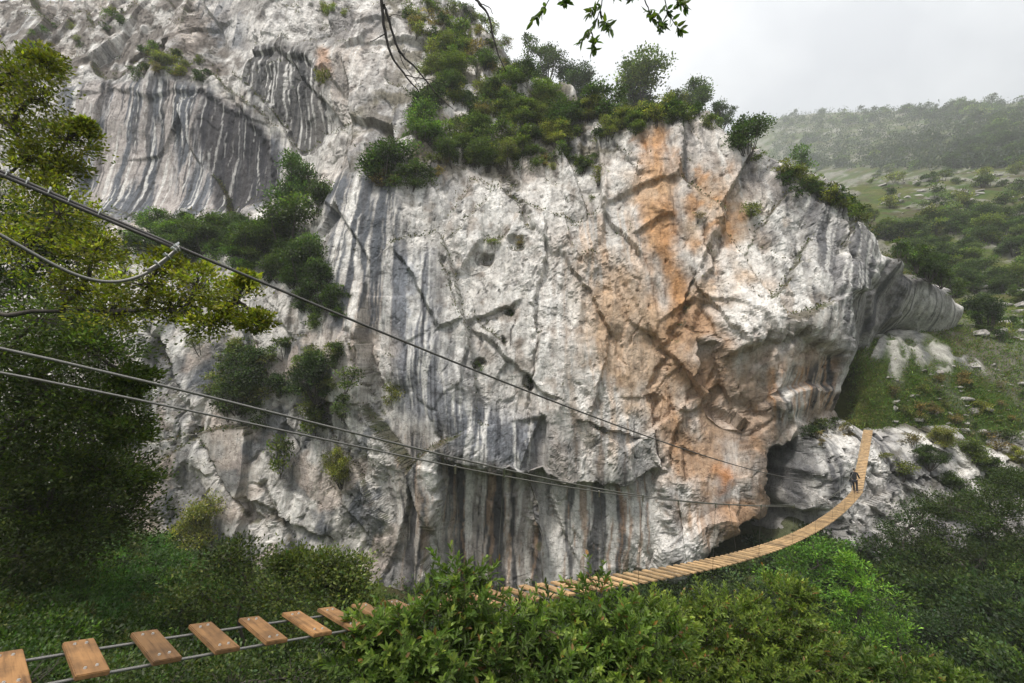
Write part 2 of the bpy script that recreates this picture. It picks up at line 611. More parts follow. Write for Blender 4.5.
# relief: hard-edged blocks at several sizes, upright flutes, ragged ledges, pocks
soft = 0
for P_ in ([(330, 175), (395, 175), (410, 260), (400, 340), (335, 335)], [(392, 262), (440, 255), (455, 395), (540, 420), (535, 478), (470, 458), (390, 410)],
           [(392, 430), (440, 440), (520, 486), (600, 482), (660, 478), (668, 620), (395, 620)], [(912, 266), (866, 280), (846, 300), (856, 345), (890, 328), (900, 300)]):
    soft = np.maximum(soft, .8 * sstep(-1.2, 1.2, poly_sd(WX, WZ, wpoly(P_))))
soft = np.maximum(soft, sstep(-1.5, 1.5, poly_sd(WX, WZ, wpoly([(68, 95), (110, 85), (205, 90), (275, 130), (330, 60), (250, 45), (330, 90), (320, 150), (276, 210), (76, 212)]))))
rough = 1 - .75 * soft
D = .75 * fbm(X * .10, Z * .07, 4, 21)
blk = np.zeros_like(X)
for size, amp, tilt, s, st in ((9.0, .50, .95, 11, 1.9), (3.8, .26, .62, 12, 2.1), (1.5, .07, .26, 13, 1.8), (.7, .025, .14, 14, 1.5)):
    wx = X / size + .30 * fbm(X / size * .6, Z / size * .4, 2, s)
    wz = Z / (size * st) + .30 * fbm(X / size * .6, Z / size * .4, 2, s + 4)
    f1, f21, dx, dz, r1, r2, r3 = cells(wx + .25 * wz, wz, s)
    one = amp * r3 + tilt * size * .45 * (r1 * dx + .8 * r2 * dz)
    blk += one * (rough if size < 7 else .5 + .5 * rough)
blk[1:-1, 1:-1] = (blk[1:-1, 1:-1] * 2 + blk[:-2, 1:-1] + blk[2:, 1:-1] + blk[1:-1, :-2] + blk[1:-1, 2:]) / 6
D += blk * (.55 + .45 * sstep(-.2, .2, fbm(X * .08, Z * .08, 3, 19)))
flute = fbm(X * .75 + .8 * fbm(X * .15, Z * .15, 2, 2), Z * .05, 4, 31)
D += .34 * flute * (1 - .2 * soft)
patch = .25 + .75 * sstep(-.1, .3, fbm(X * .09, Z * .09, 3, 43))
pl = fbm(X * .30 + .12 * Z, Z * .22, 5, 41) * 7
pl = np.floor(pl) + sstep(.0, .35, pl - np.floor(pl))
pl2 = fbm(X * .8 - .3 * Z, Z * .55, 4, 42) * 6
pl2 = np.floor(pl2) + sstep(.0, .4, pl2 - np.floor(pl2))
D += (.15 * patch * pl + .03 * patch * pl2 + .05 * fbm(X * 1.3, Z * 1.1, 4, 51)) * rough
D += .03 * fbm(X * 3.1, Z * 2.6, 3, 61) * rough
FRACT = [(395, 250, 440, 330), (440, 255, 470, 340), (470, 330, 560, 400), (545, 215, 535, 330), (560, 250, 612, 332), (612, 330, 590, 420), (440, 330, 520, 300), (640, 262, 600, 200),
         (690, 270, 745, 345), (745, 180, 700, 270), (790, 190, 745, 250), (700, 360, 665, 470), (765, 425, 700, 475), (170, 360, 250, 520), (250, 330, 300, 450), (300, 380, 390, 520),
         (200, 470, 330, 540), (120, 450, 210, 430), (290, 60, 345, 130), (205, 70, 280, 130), (130, 60, 230, 20), (30, 60, 150, 10), (580, 420, 645, 440), (735, 200, 690, 330), (810, 240, 770, 300),
         (350, 340, 385, 440), (500, 180, 450, 240), (600, 120, 640, 180), (850, 215, 830, 290)]
frac = np.zeros_like(X)
FX, FZ = X + .45 * (WX - X), Z + .45 * (WZ - Z)
for k_, (ax_, ay_, bx_, by_) in enumerate(FRACT):
    pa, pb = hit_cliff(ax_, ay_)[[0, 2]], hit_cliff(bx_, by_)[[0, 2]]
    e_ = pb - pa
    ln_ = np.hypot(*e_)
    e_ = e_ / ln_
    t_ = (FX - pa[0]) * e_[0] + (FZ - pa[1]) * e_[1]
    d_ = -(FX - pa[0]) * e_[1] + (FZ - pa[1]) * e_[0]
    win = sstep(-1.0, 1.0, t_) * sstep(ln_ + 1, ln_ - 1, t_)
    d_ = d_ + .35 * fbm(FX * .8, FZ * .8, 3, 600 + k_)
    gv = sstep(-.25, .3, fbm(FX * .45, FZ * .45, 3, 640 + k_))
    sg = 1 if k_ % 2 else -1
    D += win * (.75 * sg * (sstep(-.12, .12, d_) - .5) * np.exp(-np.abs(d_) / 3.0) + .32 * gv * np.exp(-(d_ / .12) ** 2))
    frac = np.maximum(frac, win * gv * np.exp(-(d_ / .10) ** 2))
thin = ridged(X * .33 + .4 * fbm(X * .2, Z * .2, 3, 71), Z * .17 + .4 * fbm(X * .2, Z * .2, 3, 72), 3, 73)
D += .22 * sstep(.88, .96, thin) * rough
calm = sstep(-1, 1.5, poly_sd(X, Z, wpoly([(900, 255), (860, 280), (860, 345), (975, 335), (972, 295), (930, 268)])))
D = D * (1 - .6 * calm)
Yc = Yb + D

# ---- stains, plus darker tones in the cracks and the cave, placed on the stone
gzY, gxY = np.gradient(Yc, DX)
PALE, PINK = np.array([.55, .53, .505]), np.array([.47, .40, .35])
GREY, DARK, BLUE = np.array([.17, .172, .178]), np.array([.05, .051, .056]), np.array([.16, .18, .215])
WHITE, OCHRE, RUST, EARTH = np.array([.74, .725, .70]), np.array([.46, .235, .090]), np.array([.30, .16, .085]), np.array([.07, .06, .035])


def streaks(sc, lean=0.0, s=70, lng=.03):
    xx = X + lean * Z
    w = .9 * fbm(xx * .2, Z * .12, 3, s + 1)
    return fbm((xx + w) * sc, Z * lng + 5, 4, s, .6)


def region(P, soft=1.0, jag=1.0):
    sd = poly_sd(X + (WX - X) * jag, Z + (WZ - Z) * jag, wpoly(P, Yb))
    return sstep(-soft, soft, sd)


C = np.broadcast_to(PALE, X.shape + (3,)).copy()
C = mix(C, np.broadcast_to(PINK, C.shape), .7 * sstep(.0, .4, fbm(X * .07, Z * .06, 4, 101)))
C = mix(C, np.broadcast_to(GREY, C.shape), .7 * sstep(.05, .32, fbm(X * .1, Z * .05, 5, 111)))
C = mix(C, np.broadcast_to(WHITE, C.shape), .6 * sstep(.05, .35, fbm(X * .16, Z * .09, 4, 121)))
C = mix(C, np.broadcast_to(np.array([.17, .14, .115]), C.shape), .65 * sstep(.17, .45, fbm(X * .5, Z * .4, 5, 131)))
s_w, s_m, s_f = streaks(.35, 0, 201), streaks(.8, 0, 211), streaks(1.9, 0, 221, .05)
cen = region([(430, 165), (640, 150), (655, 400), (560, 440), (460, 340)], 2.0)
lo = (1 - .75 * cen) * (.34 + .66 * sstep(-.2, .25, fbm(X * .12, Z * .05, 3, 231)))
C = mix(C, np.broadcast_to(DARK * 1.8, C.shape), .7 * lo * sstep(.10, .34, s_m))
C = mix(C, np.broadcast_to(DARK * 1.5, C.shape), .6 * lo * sstep(.16, .38, s_f))
C = mix(C, np.broadcast_to(WHITE, C.shape), .65 * sstep(.10, .3, -s_m))


def stain(col, P, amt, field=None, a=-.05, b=.3, soft=1.0):
    global C
    r = region(P, soft) * amt
    if field is not None:
        r = r * sstep(a, b, field)
    C = mix(C, np.broadcast_to(np.asarray(col), C.shape), r)


C = mix(C, np.broadcast_to(DARK * 1.3, C.shape), .28 * frac)  # darker along the fracture grooves
C = mix(C, np.broadcast_to(DARK * 1.6, C.shape), .45 * sstep(.88, .96, thin) * rough)  # darker along the thin carved cracks
C = mix(C, np.broadcast_to(DARK * 2.2, C.shape), .4 * sstep(.36, .5, fbm(X * 1.1, Z * .9, 4, 132)) * rough)
UL = [(66, 92), (110, 82), (205, 88), (280, 140), (276, 215), (70, 218)]
stain(np.array([.40, .375, .365]), UL, .8)
stain(BLUE * 1.1, UL, .5)
stain(np.array([.50, .44, .405]), UL, .6, -s_w, -.1, .1)
stain(BLUE * .65, UL, .85, s_w + .3 * s_m, .02, .10)
stain(DARK * 1.4, UL, .85, -s_m + .3 * s_w, .10, .18)
stain(DARK * 1.2, UL, .9, s_m, .22, .32)
stain(WHITE, UL, .8, s_f + .6 * s_m, .16, .34)
stain(np.array([.040, .040, .048]), [(198, 90), (240, 108), (272, 132), (276, 210), (212, 215), (205, 150)], .9, None, soft=.5)
stain(WHITE * .8, [(198, 90), (240, 108), (272, 132), (276, 210), (212, 215), (205, 150)], .7, -s_f, .2, .36, .5)
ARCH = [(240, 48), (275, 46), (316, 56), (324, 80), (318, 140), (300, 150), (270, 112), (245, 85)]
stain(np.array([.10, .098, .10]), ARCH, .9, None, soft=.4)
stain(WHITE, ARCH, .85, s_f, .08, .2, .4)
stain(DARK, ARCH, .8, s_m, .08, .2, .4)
stain(WHITE, [(200, 0), (300, 0), (318, 55), (275, 45), (235, 45)], .6, s_m, -.1, .2)
stain(BLUE * .8, [(200, 0), (240, 0), (240, 40), (205, 40)], .7, -s_m, -.2, .1)
stain(np.array([.5, .33, .24]), [(320, 55), (338, 55), (335, 80), (322, 80)], .9, None, soft=.6)
stain(EARTH * 1.6, [(385, 0), (480, 0), (560, 75), (645, 108), (625, 150), (500, 168), (420, 168), (340, 178), (350, 120), (390, 90)], .75, fbm(X * .35, Z * .3, 5, 143), -.12, .15)
stain(np.array([.12, .10, .085]), [(0, 0), (190, 0), (240, 60), (200, 82), (70, 84), (0, 120)], .85, fbm(X * .3, Z * .3, 5, 140), -.25, .12)
stain(np.array([.20, .185, .175]), [(190, 0), (420, 0), (390, 130), (345, 170), (300, 150), (325, 60), (240, 45)], .6, fbm(X * .3, Z * .22, 5, 141), -.1, .2)
LL = [(110, 330), (340, 330), (390, 430), (420, 600), (110, 600)]
stain(GREY * .8, LL, .8, fbm(X * .22 + .1 * Z, Z * .16, 5, 144), .04, .2)
stain(BLUE * .55, LL, .75, fbm(X * .3 - .12 * Z, Z * .14, 5, 145), .12, .24)
stain(np.array([.50, .42, .37]), LL, .6, fbm(X * .2, Z * .2, 4, 146), .05, .25)
CE = [(540, 190), (650, 190), (660, 470), (540, 470)]
stain(WHITE, CE, .6, -s_m, .02, .25)
stain(np.array([.30, .25, .21]), [(430, 165), (640, 150), (655, 400), (560, 440), (460, 340)], .6, fbm(X * .55, Z * .4, 5, 148), .12, .32)
stain(WHITE, [(430, 165), (640, 150), (655, 400), (560, 440), (460, 340)], .5, fbm(X * .3, Z * .22, 5, 149), .05, .3)
stain(np.array([.36, .27, .2]), CE, .4, s_m, .2, .35)
# column on the west of the main wall
CL = [(330, 180), (395, 180), (405, 260), (395, 330), (335, 330)]
stain(BLUE * .55, CL, .9, s_m, -.02, .08)
stain(DARK * 1.8, CL, .8, s_w, .08, .16)
stain(WHITE, CL, .8, -s_m, .05, .2)
stain(DARK * 1.6, CL, .7, s_f, .15, .3)
# blue-grey bulge
BU = [(392, 262), (436, 255), (440, 330), (455, 395), (540, 420), (528, 478), (470, 458), (392, 410), (385, 330)]
stain(np.array([.185, .197, .225]), BU, .9, None, soft=1.4)
stain(WHITE, BU, .8, -s_m, .02, .12)
stain(np.array([.075, .078, .09]), BU, .85, s_f + .5 * s_m, .10, .2)
stain(np.array([.26, .28, .32]), [(395, 270), (425, 262), (430, 330), (402, 340)], .7, fbm(X * .4, Z * .3, 3, 150), -.1, .2)
# striped hollow below it
HO = [(392, 430), (440, 440), (520, 486), (545, 510), (545, 620), (395, 620)]
stain(np.array([.36, .325, .30]), HO, .7)
stain(DARK * 1.1, HO, .92, s_m + .3 * s_f, .0, .1)
stain(np.array([.34, .225, .145]), HO, .6, -s_f, .16, .3)
stain(WHITE * .9, HO, .7, -s_m - .3 * s_f, .1, .2)
stain(WHITE, [(400, 430), (440, 440), (450, 620), (395, 620)], .7, s_w, -.1, .2)
# wall below the roof line
RO = [(540, 486), (600, 480), (660, 476), (668, 620), (545, 620)]
stain(WHITE * .9, RO, .7)
stain(DARK * 1.4, RO, .85, s_m, .06, .2)
stain(np.array([.34, .21, .13]), RO, .7, -s_f - .3 * s_m, .1, .3)
# ochre
stain(OCHRE, [(640, 128), (660, 124), (672, 250), (690, 300), (660, 345), (648, 300), (640, 230)], .9, fbm(X * .25, Z * .1, 4, 160), -.5, .05, .9)
stain(np.array([.50, .335, .20]), [(605, 180), (690, 165), (755, 195), (765, 280), (700, 340), (660, 480), (600, 470), (580, 300)], .7, fbm(X * .16, Z * .09, 5, 147), -.25, .15, 2.0)
stain(OCHRE * .92, [(672, 150), (730, 165), (750, 215), (725, 300), (690, 250)], .75, fbm(X * .4, Z * .35, 5, 161), -.15, .2, 1.2)
stain(np.array([.45, .30, .185]), [(575, 210), (640, 205), (650, 450), (600, 460), (585, 330)], .55, -s_m, .0, .2, 1.5)
stain(np.array([.38, .225, .12]), [(660, 320), (700, 300), (740, 350), (760, 420), (765, 450), (730, 540), (690, 565), (664, 500)], .8, fbm(X * .22, Z * .16, 5, 162), -.35, .1, 1.2)
stain(np.array([.36, .26, .185]), [(700, 350), (760, 345), (800, 330), (845, 360), (850, 410), (760, 440), (700, 430)], .75, fbm(X * .3, Z * .2, 4, 163), -.3, .1, 1.0)
stain(np.array([.46, .20, .07]), [(712, 468), (735, 466), (742, 486), (720, 492)], .9, None, soft=.8)
stain(DARK * 1.2, [(772, 372), (848, 350), (852, 402), (776, 420)], .85, s_f + .4 * s_m, .05, .16, .6)
stain(OCHRE * .9, [(760, 365), (840, 360), (840, 405), (765, 425)], .6, -s_f, .0, .2, .6)
stain(WHITE, [(664, 480), (700, 500), (720, 560), (668, 600)], .6, s_m, -.1, .2)
# white prow
PR = [(722, 205), (770, 190), (800, 230), (838, 330), (800, 318), (765, 336), (735, 350), (690, 280), (715, 270)]
stain(WHITE * 1.02, PR, .8, fbm(X * .25, Z * .2, 4, 164), -.3, .1, 1.0)
stain(np.array([.33, .25, .19]), PR, .5, fbm(X * .5, Z * .3, 4, 165), .12, .3)
# grey corner, leaning streaks
l_m, l_f = streaks(.6, -.35, 301, .02), streaks(1.5, -.35, 311, .03)
CO = [(790, 190), (850, 195), (900, 240), (922, 270), (905, 330), (850, 350), (838, 330), (800, 230)]
stain(np.array([.24, .236, .24]), CO, .8, None, soft=1.5)
stain(DARK * 1.9, CO, .75, l_m, .0, .2)
stain(WHITE, CO, .75, -l_f - .4 * l_m, .06, .22)
UN = [(912, 266), (866, 280), (846, 300), (856, 345), (890, 328), (905, 300)]
WG = [(912, 262), (900, 300), (880, 328), (970, 330), (966, 306), (930, 272)]
stain(np.array([.36, .35, .34]), WG, .8)
stain(DARK * 1.8, WG, .8, s_f + .5 * s_m, .06, .2)
stain(WHITE * .85, WG, .6, -s_f, .12, .3)
stain(np.array([.19, .18, .175]), UN, .8)
stain(DARK * 1.5, UN, .8, l_f, .02, .15)
stain(DARK * 1.8, [(690, 112), (720, 118), (790, 178), (860, 205), (800, 215), (740, 175)], .55, fbm(X * .4, Z * .3, 4, 170), -.1, .2)
# soil and moss where the stone lies back
flat = sstep(.75, 1.7, gzY) * sstep(-.6, .3, fbm(X * .35, Z * .35, 4, 180) + .4 * (gzY - 1))
flat *= sstep(3, -2, Z - 95)
flat *= .85
flat *= 1 - sstep(27, 29, X) * sstep(15, 13, Z)
flat *= 1 - sstep(8, 10, X) * sstep(6, 4, Z)
C = mix(C, mix(np.broadcast_to(EARTH, C.shape), np.broadcast_to(np.array([.055, .065, .022]), C.shape), sstep(-.2, .3, fbm(X * .5, Z * .5, 3, 190))), flat)
C = mix(C, np.broadcast_to(np.array([.10, .075, .045]), C.shape), .8 * region([(690, 560), (745, 528), (764, 500), (766, 446), (805, 438), (808, 540), (780, 620), (690, 620)], .8))  # earth of the undercut; its brown also paints shade into the cave recess

nz_, nx_ = X.shape
idx = np.arange(nz_ * nx_).reshape(nz_, nx_)
Q = np.stack([idx[:-1, :-1], idx[:-1, 1:], idx[1:, 1:], idx[1:, :-1]], -1).reshape(-1, 4)
keep = (Yc.ravel()[Q].max(1) < 112)
kx = np.ones(9) / 9


def blur(A):
    A = np.apply_along_axis(lambda m: np.convolve(np.pad(m, 4, 'edge'), kx, 'valid'), 0, A)
    return np.apply_along_axis(lambda m: np.convolve(np.pad(m, 4, 'edge'), kx, 'valid'), 1, A)


gz0, gx0 = np.gradient(blur(blur(Yb)), DX)
nl = np.sqrt(1 + gx0 ** 2 + gz0 ** 2)
Dn = np.clip(D, -1.3, 1.5)
Dn = Dn / (1 + .45 * np.maximum(0, np.hypot(gx0, gz0) - 1.6))
VX, VY, VZ = X - Dn * gx0 / nl, Yb + Dn / nl, Z - Dn * gz0 / nl
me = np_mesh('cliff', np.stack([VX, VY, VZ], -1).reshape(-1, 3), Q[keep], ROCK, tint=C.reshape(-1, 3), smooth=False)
link('cliff', me, kind='structure', label='tall pale limestone gorge wall streaked grey, white and ochre', cat='cliff')
del Q, me


def on_cliff(px, py):
    return hit_cliff(px, py, Yc)


# ------------------------------------------------------------------ GROUND
TC = [  # sightings of the ground
    (0, 600, 15), (50, 600, 16), (150, 560, 24), (200, 580, 24), (300, 600, 24), (100, 520, 30), (0, 500, 26), (150, 545, 38), (-60, 500, 24),
    (350, 610, 30), (350, 600, 44), (200, 570, 46), (90, 560, 46), (0, 560, 46), (300, 683, 14), (150, 683, 10), (0, 683, 7),
    (880, 560, 36), (900, 555, 38), (980, 560, 36), (1024, 540, 38), (1100, 530, 38), (1024, 640, 24), (900, 683, 22), (1100, 640, 22), (800, 590, 38), (740, 600, 38),
    (800, 560, 42), 
    (866, 436, 44.5), (900, 428, 44.3), (960, 430, 44.2), (1024, 430, 44.4), (1100, 420, 45), (850, 430, 46),
    (880, 385, 45.6), (940, 390, 46.2), (1000, 375, 48.6), (1100, 350, 52), (862, 350, 46.2), (895, 340, 48), (858, 390, 44.8), (858, 415, 44.3), (930, 334, 51.2), (962, 326, 54.5), (1024, 330, 58),
    (970, 312, 66), (1024, 290, 74), (1100, 270, 84), (940, 270, 92), (1024, 240, 105), (880, 220, 125), (960, 220, 120), (1100, 200, 120),
    (1024, 180, 165), (920, 180, 170), (860, 185, 180), (1150, 150, 180), (1024, 113, 440), (940, 113, 540), (880, 113, 640), (830, 113, 740),
    (780, 118, 820), (730, 150, 820), (1150, 90, 480), (1400, 60, 420), (1000, 135, 330), (880, 150, 420),
]
tp, tv = [], []
for px, py, Y in TC:
    p = at(px, py, Y)
    tp.append((p[0], p[1]))
    tv.append(p[2])
for x_ in (26, 29, 32, 36, 40, 46, 52):
    tp += [(x_, 41.0), (x_, 42.6)]
    tv += [-13 if x_ < 30 else -12, -11 if x_ < 30 else -10]
for x, y, z in ((20, 44, -15), (23, 47, -13), (0, -6, -1.4), (0, -1, -1.7), (-4, -2, -1.2), (4, -2, -2.2), (0, 2, -3.2), (0, 5, -6.8), (3, 4, -6.3), (-3, 3.2, -4.2), (6, 5, -7.5), (0, 10, -11.5),
                (8, 12, -14), (0, 18, -17.5), (0, 28, -21), (0, 40, -21), (15, 25, -19), (15, 38, -19), (-10, 40, -18), (-20, 46, -17), (12, 18, -17), (-8, 5, -4.0), (-10, 0, 0),
                (-25, 0, 5), (20, 0, -9), (40, 0, -6), (-40, 20, 4), (-40, 35, 0), (70, 10, 4), (0, 50, -20), (-30, 52, -14), (-60, 54, -8), (25, 50, -12), (0, 62, -8), (-40, 66, -2),
                (0, 90, 10), (-60, 90, 10), (40, 70, 4), (0, 150, 30), (-100, 150, 40), (30, 150, 60), (0, 300, 50), (-150, 400, 40), (0, 500, 60), (0, 900, 60), (-300, -20, 60), (300, -20, 60), (-300, 1500, 40), (0, 1500, 60), (900, 1500, 200), (1200, -20, 180), (1200, 500, 330)):
    tp.append((x, y))
    tv.append(z)
T_RBF = Rbf(tp, tv, .05)


def warp_axis(n, lo, hi, c, k):
    """A spacing that is fine round c and coarse far away."""
    a, b = math.asinh((lo - c) / k), math.asinh((hi - c) / k)
    return c + k * np.sinh(np.linspace(a, b, n))


tx = warp_axis(680, -320, 1300, 24, 40)
ty = warp_axis(680, -20, 1600, 44, 34)
TX, TY = np.meshgrid(tx, ty)
TZ0 = T_RBF(TX, TY)
dist = np.hypot(TX, TY)
far = sstep(30, 120, dist)
hillrock = sstep(.02, .22, fbm(TX * .05, TY * .05, 4, 401) + .5 * fbm(TX * .25, TY * .25, 4, 402)) * sstep(36, 46, TY) * sstep(18, 30, TX) * (.45 + .55 * sstep(58, 75, TY))


def t_lookup(x, y, G=None):
    G = TZ if G is None else G
    i = np.clip(np.searchsorted(tx, x) - 1, 0, len(tx) - 2)
    j = np.clip(np.searchsorted(ty, y) - 1, 0, len(ty) - 2)
    fu = (x - tx[i]) / (tx[i + 1] - tx[i])
    fv = (y - ty[j]) / (ty[j + 1] - ty[j])
    return (G[j, i] * (1 - fu) + G[j, i + 1] * fu) * (1 - fv) + (G[j + 1, i] * (1 - fu) + G[j + 1, i + 1] * fu) * fv


def on_ground(px, py, y0=4.0, y1=1500, G=None):
    a, b = ray(px, py)
    Ys = y0 * (y1 / y0) ** np.linspace(0, 1, 2500)
    d = t_lookup(a * Ys, Ys, G) - b * Ys
    k = int(np.argmax(d > 0))
    if not (d > 0).any():
        return None
    return np.array([a * Ys[k], Ys[k], b * Ys[k]])


SLABP = [tuple(on_ground(px, py, 42, 200, TZ0)[:2]) for px, py in ((864, 348), (878, 333), (905, 331), (935, 343), (982, 362), (985, 371), (940, 374), (905, 371), (874, 371))]
slab = sstep(-.3, .5, poly_sd(TX + .8 * fbm(TX * .5, TY * .5, 3, 431), TY + .8 * fbm(TX * .5, TY * .5, 3, 432), SLABP))
slst = fbm((TX * .8 + TY * .6) * .3, (TX * -.6 + TY * .8) * 1.3, 4, 436)
slab = slab * sstep(-.15, .02, slst)
hillrock = hillrock * (1 - slab)
f1, f21, dx_, dy_, r1, r2, r3 = cells(TX * .28 + .5 * fbm(TX * .2, TY * .2, 3, 404), TY * .28 + .5 * fbm(TX * .2, TY * .2, 3, 405), 403)
TZ = TZ0 + (.25 + 1.3 * far) * fbm(TX * .06, TY * .06, 5, 411) + .22 * fbm(TX * .5, TY * .5, 4, 412)
hillrock = hillrock * (1 - .35 * far)
TZ += hillrock * (.5 + 1.3 * far) * (.6 + .5 * r3 + .7 * (r1 * dx_ + r2 * dy_)) * sstep(0, .15, f21)


TZ = TZ * (1 - slab) + slab * (TZ0 + .32 + .16 * fbm(TX * .5 + TY * .3, TY * .8, 3, 433))

GR, GR2, SOIL = np.array([.046, .078, .013]), np.array([.080, .088, .022]), np.array([.065, .048, .03])
TCc = mix(np.broadcast_to(GR, TX.shape + (3,)).copy(), np.broadcast_to(GR2, TX.shape + (3,)), sstep(-.2, .3, fbm(TX * .08, TY * .08, 4, 421)))
TCc = mix(TCc, np.broadcast_to(SOIL, TCc.shape), .75 * sstep(.05, .3, fbm(TX * .15, TY * .15, 4, 422)))
TCc = mix(TCc, np.broadcast_to(np.array([.02, .045, .010]), TCc.shape), sstep(38, 28, TY) * .9)
TCc = mix(TCc, np.broadcast_to(np.array([.27, .258, .24]), TCc.shape) * (.75 + .35 * fbm(TX * .4, TY * .4, 4, 423))[..., None], np.clip(hillrock * 1.2, 0, 1))
sst = fbm((TX - .6 * TY) * .9, (TX * .5 + TY) * .08, 4, 434)
sl_c = mix(np.broadcast_to(np.array([.38, .368, .355]), TCc.shape), np.broadcast_to(GREY, TCc.shape), sstep(-.05, .2, sst))
TCc = mix(TCc, sl_c, slab)
hillrock = np.maximum(hillrock, slab)
nz_, nx_ = TX.shape
idx = np.arange(nz_ * nx_).reshape(nz_, nx_)
Q = np.stack([idx[:-1, :-1], idx[:-1, 1:], idx[1:, 1:], idx[1:, :-1]], -1).reshape(-1, 4)
me = np_mesh('ground', np.stack([TX, TY, TZ], -1).reshape(-1, 3), Q, GROUND, tint=TCc.reshape(-1, 3), smooth=True)
link('ground', me, kind='structure', label='steep grassy gorge sides and rocky hillside', cat='ground')

# ------------------------------------------------------------------ rock face under the far bridge end
OC = [(801, 436, 43), (803, 470, 42.4), (815, 455, 42), (820, 440, 41.5), (850, 428, 42.5), (866, 434, 43.4), (804, 510, 42.4), (808, 545, 42.2), (828, 510, 41.6), (830, 545, 41.6), (815, 620, 42),
      (850, 545, 41.3), (850, 480, 41), (870, 520, 40.6), (880, 480, 40.8), (876, 440, 42.8), (910, 545, 40.6), (920, 480, 41.4), (905, 432, 43.5), (960, 540, 40), (960, 470, 41.8), (950, 434, 43.4),
      (1024, 540, 39.5), (1024, 470, 41.8), (1024, 440, 43.2), (1100, 540, 39), (1100, 470, 41.6), (1100, 430, 43.2), (1180, 500, 40), (1180, 430, 43), (850, 620, 41.5), (1024, 640, 39.5), (1180, 640, 39.5)]
TOPS = [(803, 432, 44.4), (850, 424, 44), (866, 430, 44.6), (905, 426, 44.5), (950, 428, 44.4), (1024, 432, 44.4), (1100, 422, 44.4), (1180, 420, 44.4)]
op, ov = [], []
for px, py, Y in OC:
    p = at(px, py, Y)
    op.append((p[0], p[2])); ov.append(Y)
for px, py, Y in TOPS:
    p = at(px, py, Y)
    op += [(p[0], p[2] + .2), (p[0], p[2] + 1.2)]
    ov += [Y + .4, Y + 5]
for x_ in (15, 18, 21, 23.4, 24.6):
    for z_ in (-20, -14, -10, -6, -3, 1):
        op.append((x_ - .1 * (z_ + 8), z_))
        ov.append(60 - (x_ - 15) * .5)
ox = np.arange(16, 62, .11)
oz = np.arange(-20, 2.2, .11)
OX, OZ = np.meshgrid(ox, oz)
OY = Rbf(op, ov)(OX, OZ)
for size, amp, tilt, s in ((4.6, .45, .7, 511), (1.9, .22, .55, 512), (.8, .1, .42, 513)):
    wx = OX / size + .3 * fbm(OX / size * .6, OZ / size * .5, 2, s)
    wz = OZ / (size * 1.5) + .3 * fbm(OX / size * .6, OZ / size * .5, 2, s + 4)
    f1, f21, dx, dz, r1, r2, r3 = cells(wx + .3 * wz, wz, s)
    OY += amp * r3 + tilt * size * .45 * (r1 * dx + .8 * r2 * dz)
OY -= .5 * (ridged(OX * .5, OZ * .4, 5, 515) - .62)
Ocr = ridged(OX * .42 + .3 * fbm(OX * .3, OZ * .3, 3, 516), OZ * .3 + .3 * fbm(OX * .3, OZ * .3, 3, 517), 3, 518)
OY += .6 * sstep(.84, .94, Ocr)
OY += .16 * fbm(OX * .8, OZ * .08, 4, 520) + .12 * fbm(OX * 1.2, OZ * 1.2, 4, 521)
X_, Z_ = X, Z
X, Z = OX, OZ
o_m, o_f = streaks(.7, 0, 531), streaks(1.7, 0, 541, .05)
X, Z = X_, Z_
Oc = np.broadcast_to(np.array([.42, .405, .39]), OX.shape + (3,)).copy()
Oc = mix(Oc, np.broadcast_to(GREY, Oc.shape), .7 * sstep(-.05, .3, fbm(OX * .2, OZ * .12, 4, 550)))
Oc = mix(Oc, np.broadcast_to(DARK * 1.5, Oc.shape), .8 * sstep(.06, .2, o_m) * sstep(-.25, .1, fbm(OX * .2, OZ * .2, 3, 555)))
Oc = mix(Oc, np.broadcast_to(DARK * 1.3, Oc.shape), .7 * sstep(.84, .92, Ocr))
Oc = mix(Oc, np.broadcast_to(WHITE, Oc.shape), .6 * sstep(.0, .25, fbm(OX * .3, OZ * .3, 4, 556)))
Oc = mix(Oc, np.broadcast_to(WHITE, Oc.shape), .4 * sstep(.08, .25, -o_f))
moss = sstep(.05, .3, fbm(OX * .25, OZ * .3, 4, 560) + .02 * (OX - 36)) * sstep(30, 34, OX)
Oc = mix(Oc, np.broadcast_to(np.array([.055, .05, .025]), Oc.shape), .8 * moss)
nz_, nx_ = OX.shape
idx = np.arange(nz_ * nx_).reshape(nz_, nx_)
Q = np.stack([idx[:-1, :-1], idx[:-1, 1:], idx[1:, 1:], idx[1:, :-1]], -1).reshape(-1, 4)
keep = OY.ravel()[Q].max(1) < 50
me = np_mesh('rock_face', np.stack([OX, OY, OZ], -1).reshape(-1, 3), Q[keep], ROCK, tint=Oc.reshape(-1, 3), smooth=False)
link('rock_face', me, kind='structure', label='grey and white broken rock face below the far end of the bridge', cat='rock face')


def on_rock(px, py):
    a, b = ray(px, py)
    Ys = np.arange(34, 50, .04)
    x, z = a * Ys, b * Ys
    i = np.clip(((x - ox[0]) / .11).astype(int), 0, len(ox) - 1)
    j = np.clip(((z - oz[0]) / .11).astype(int), 0, len(oz) - 1)
    k = int(np.argmax(Ys > OY[j, i]))
    return np.array([a * Ys[k], Ys[k], b * Ys[k]])

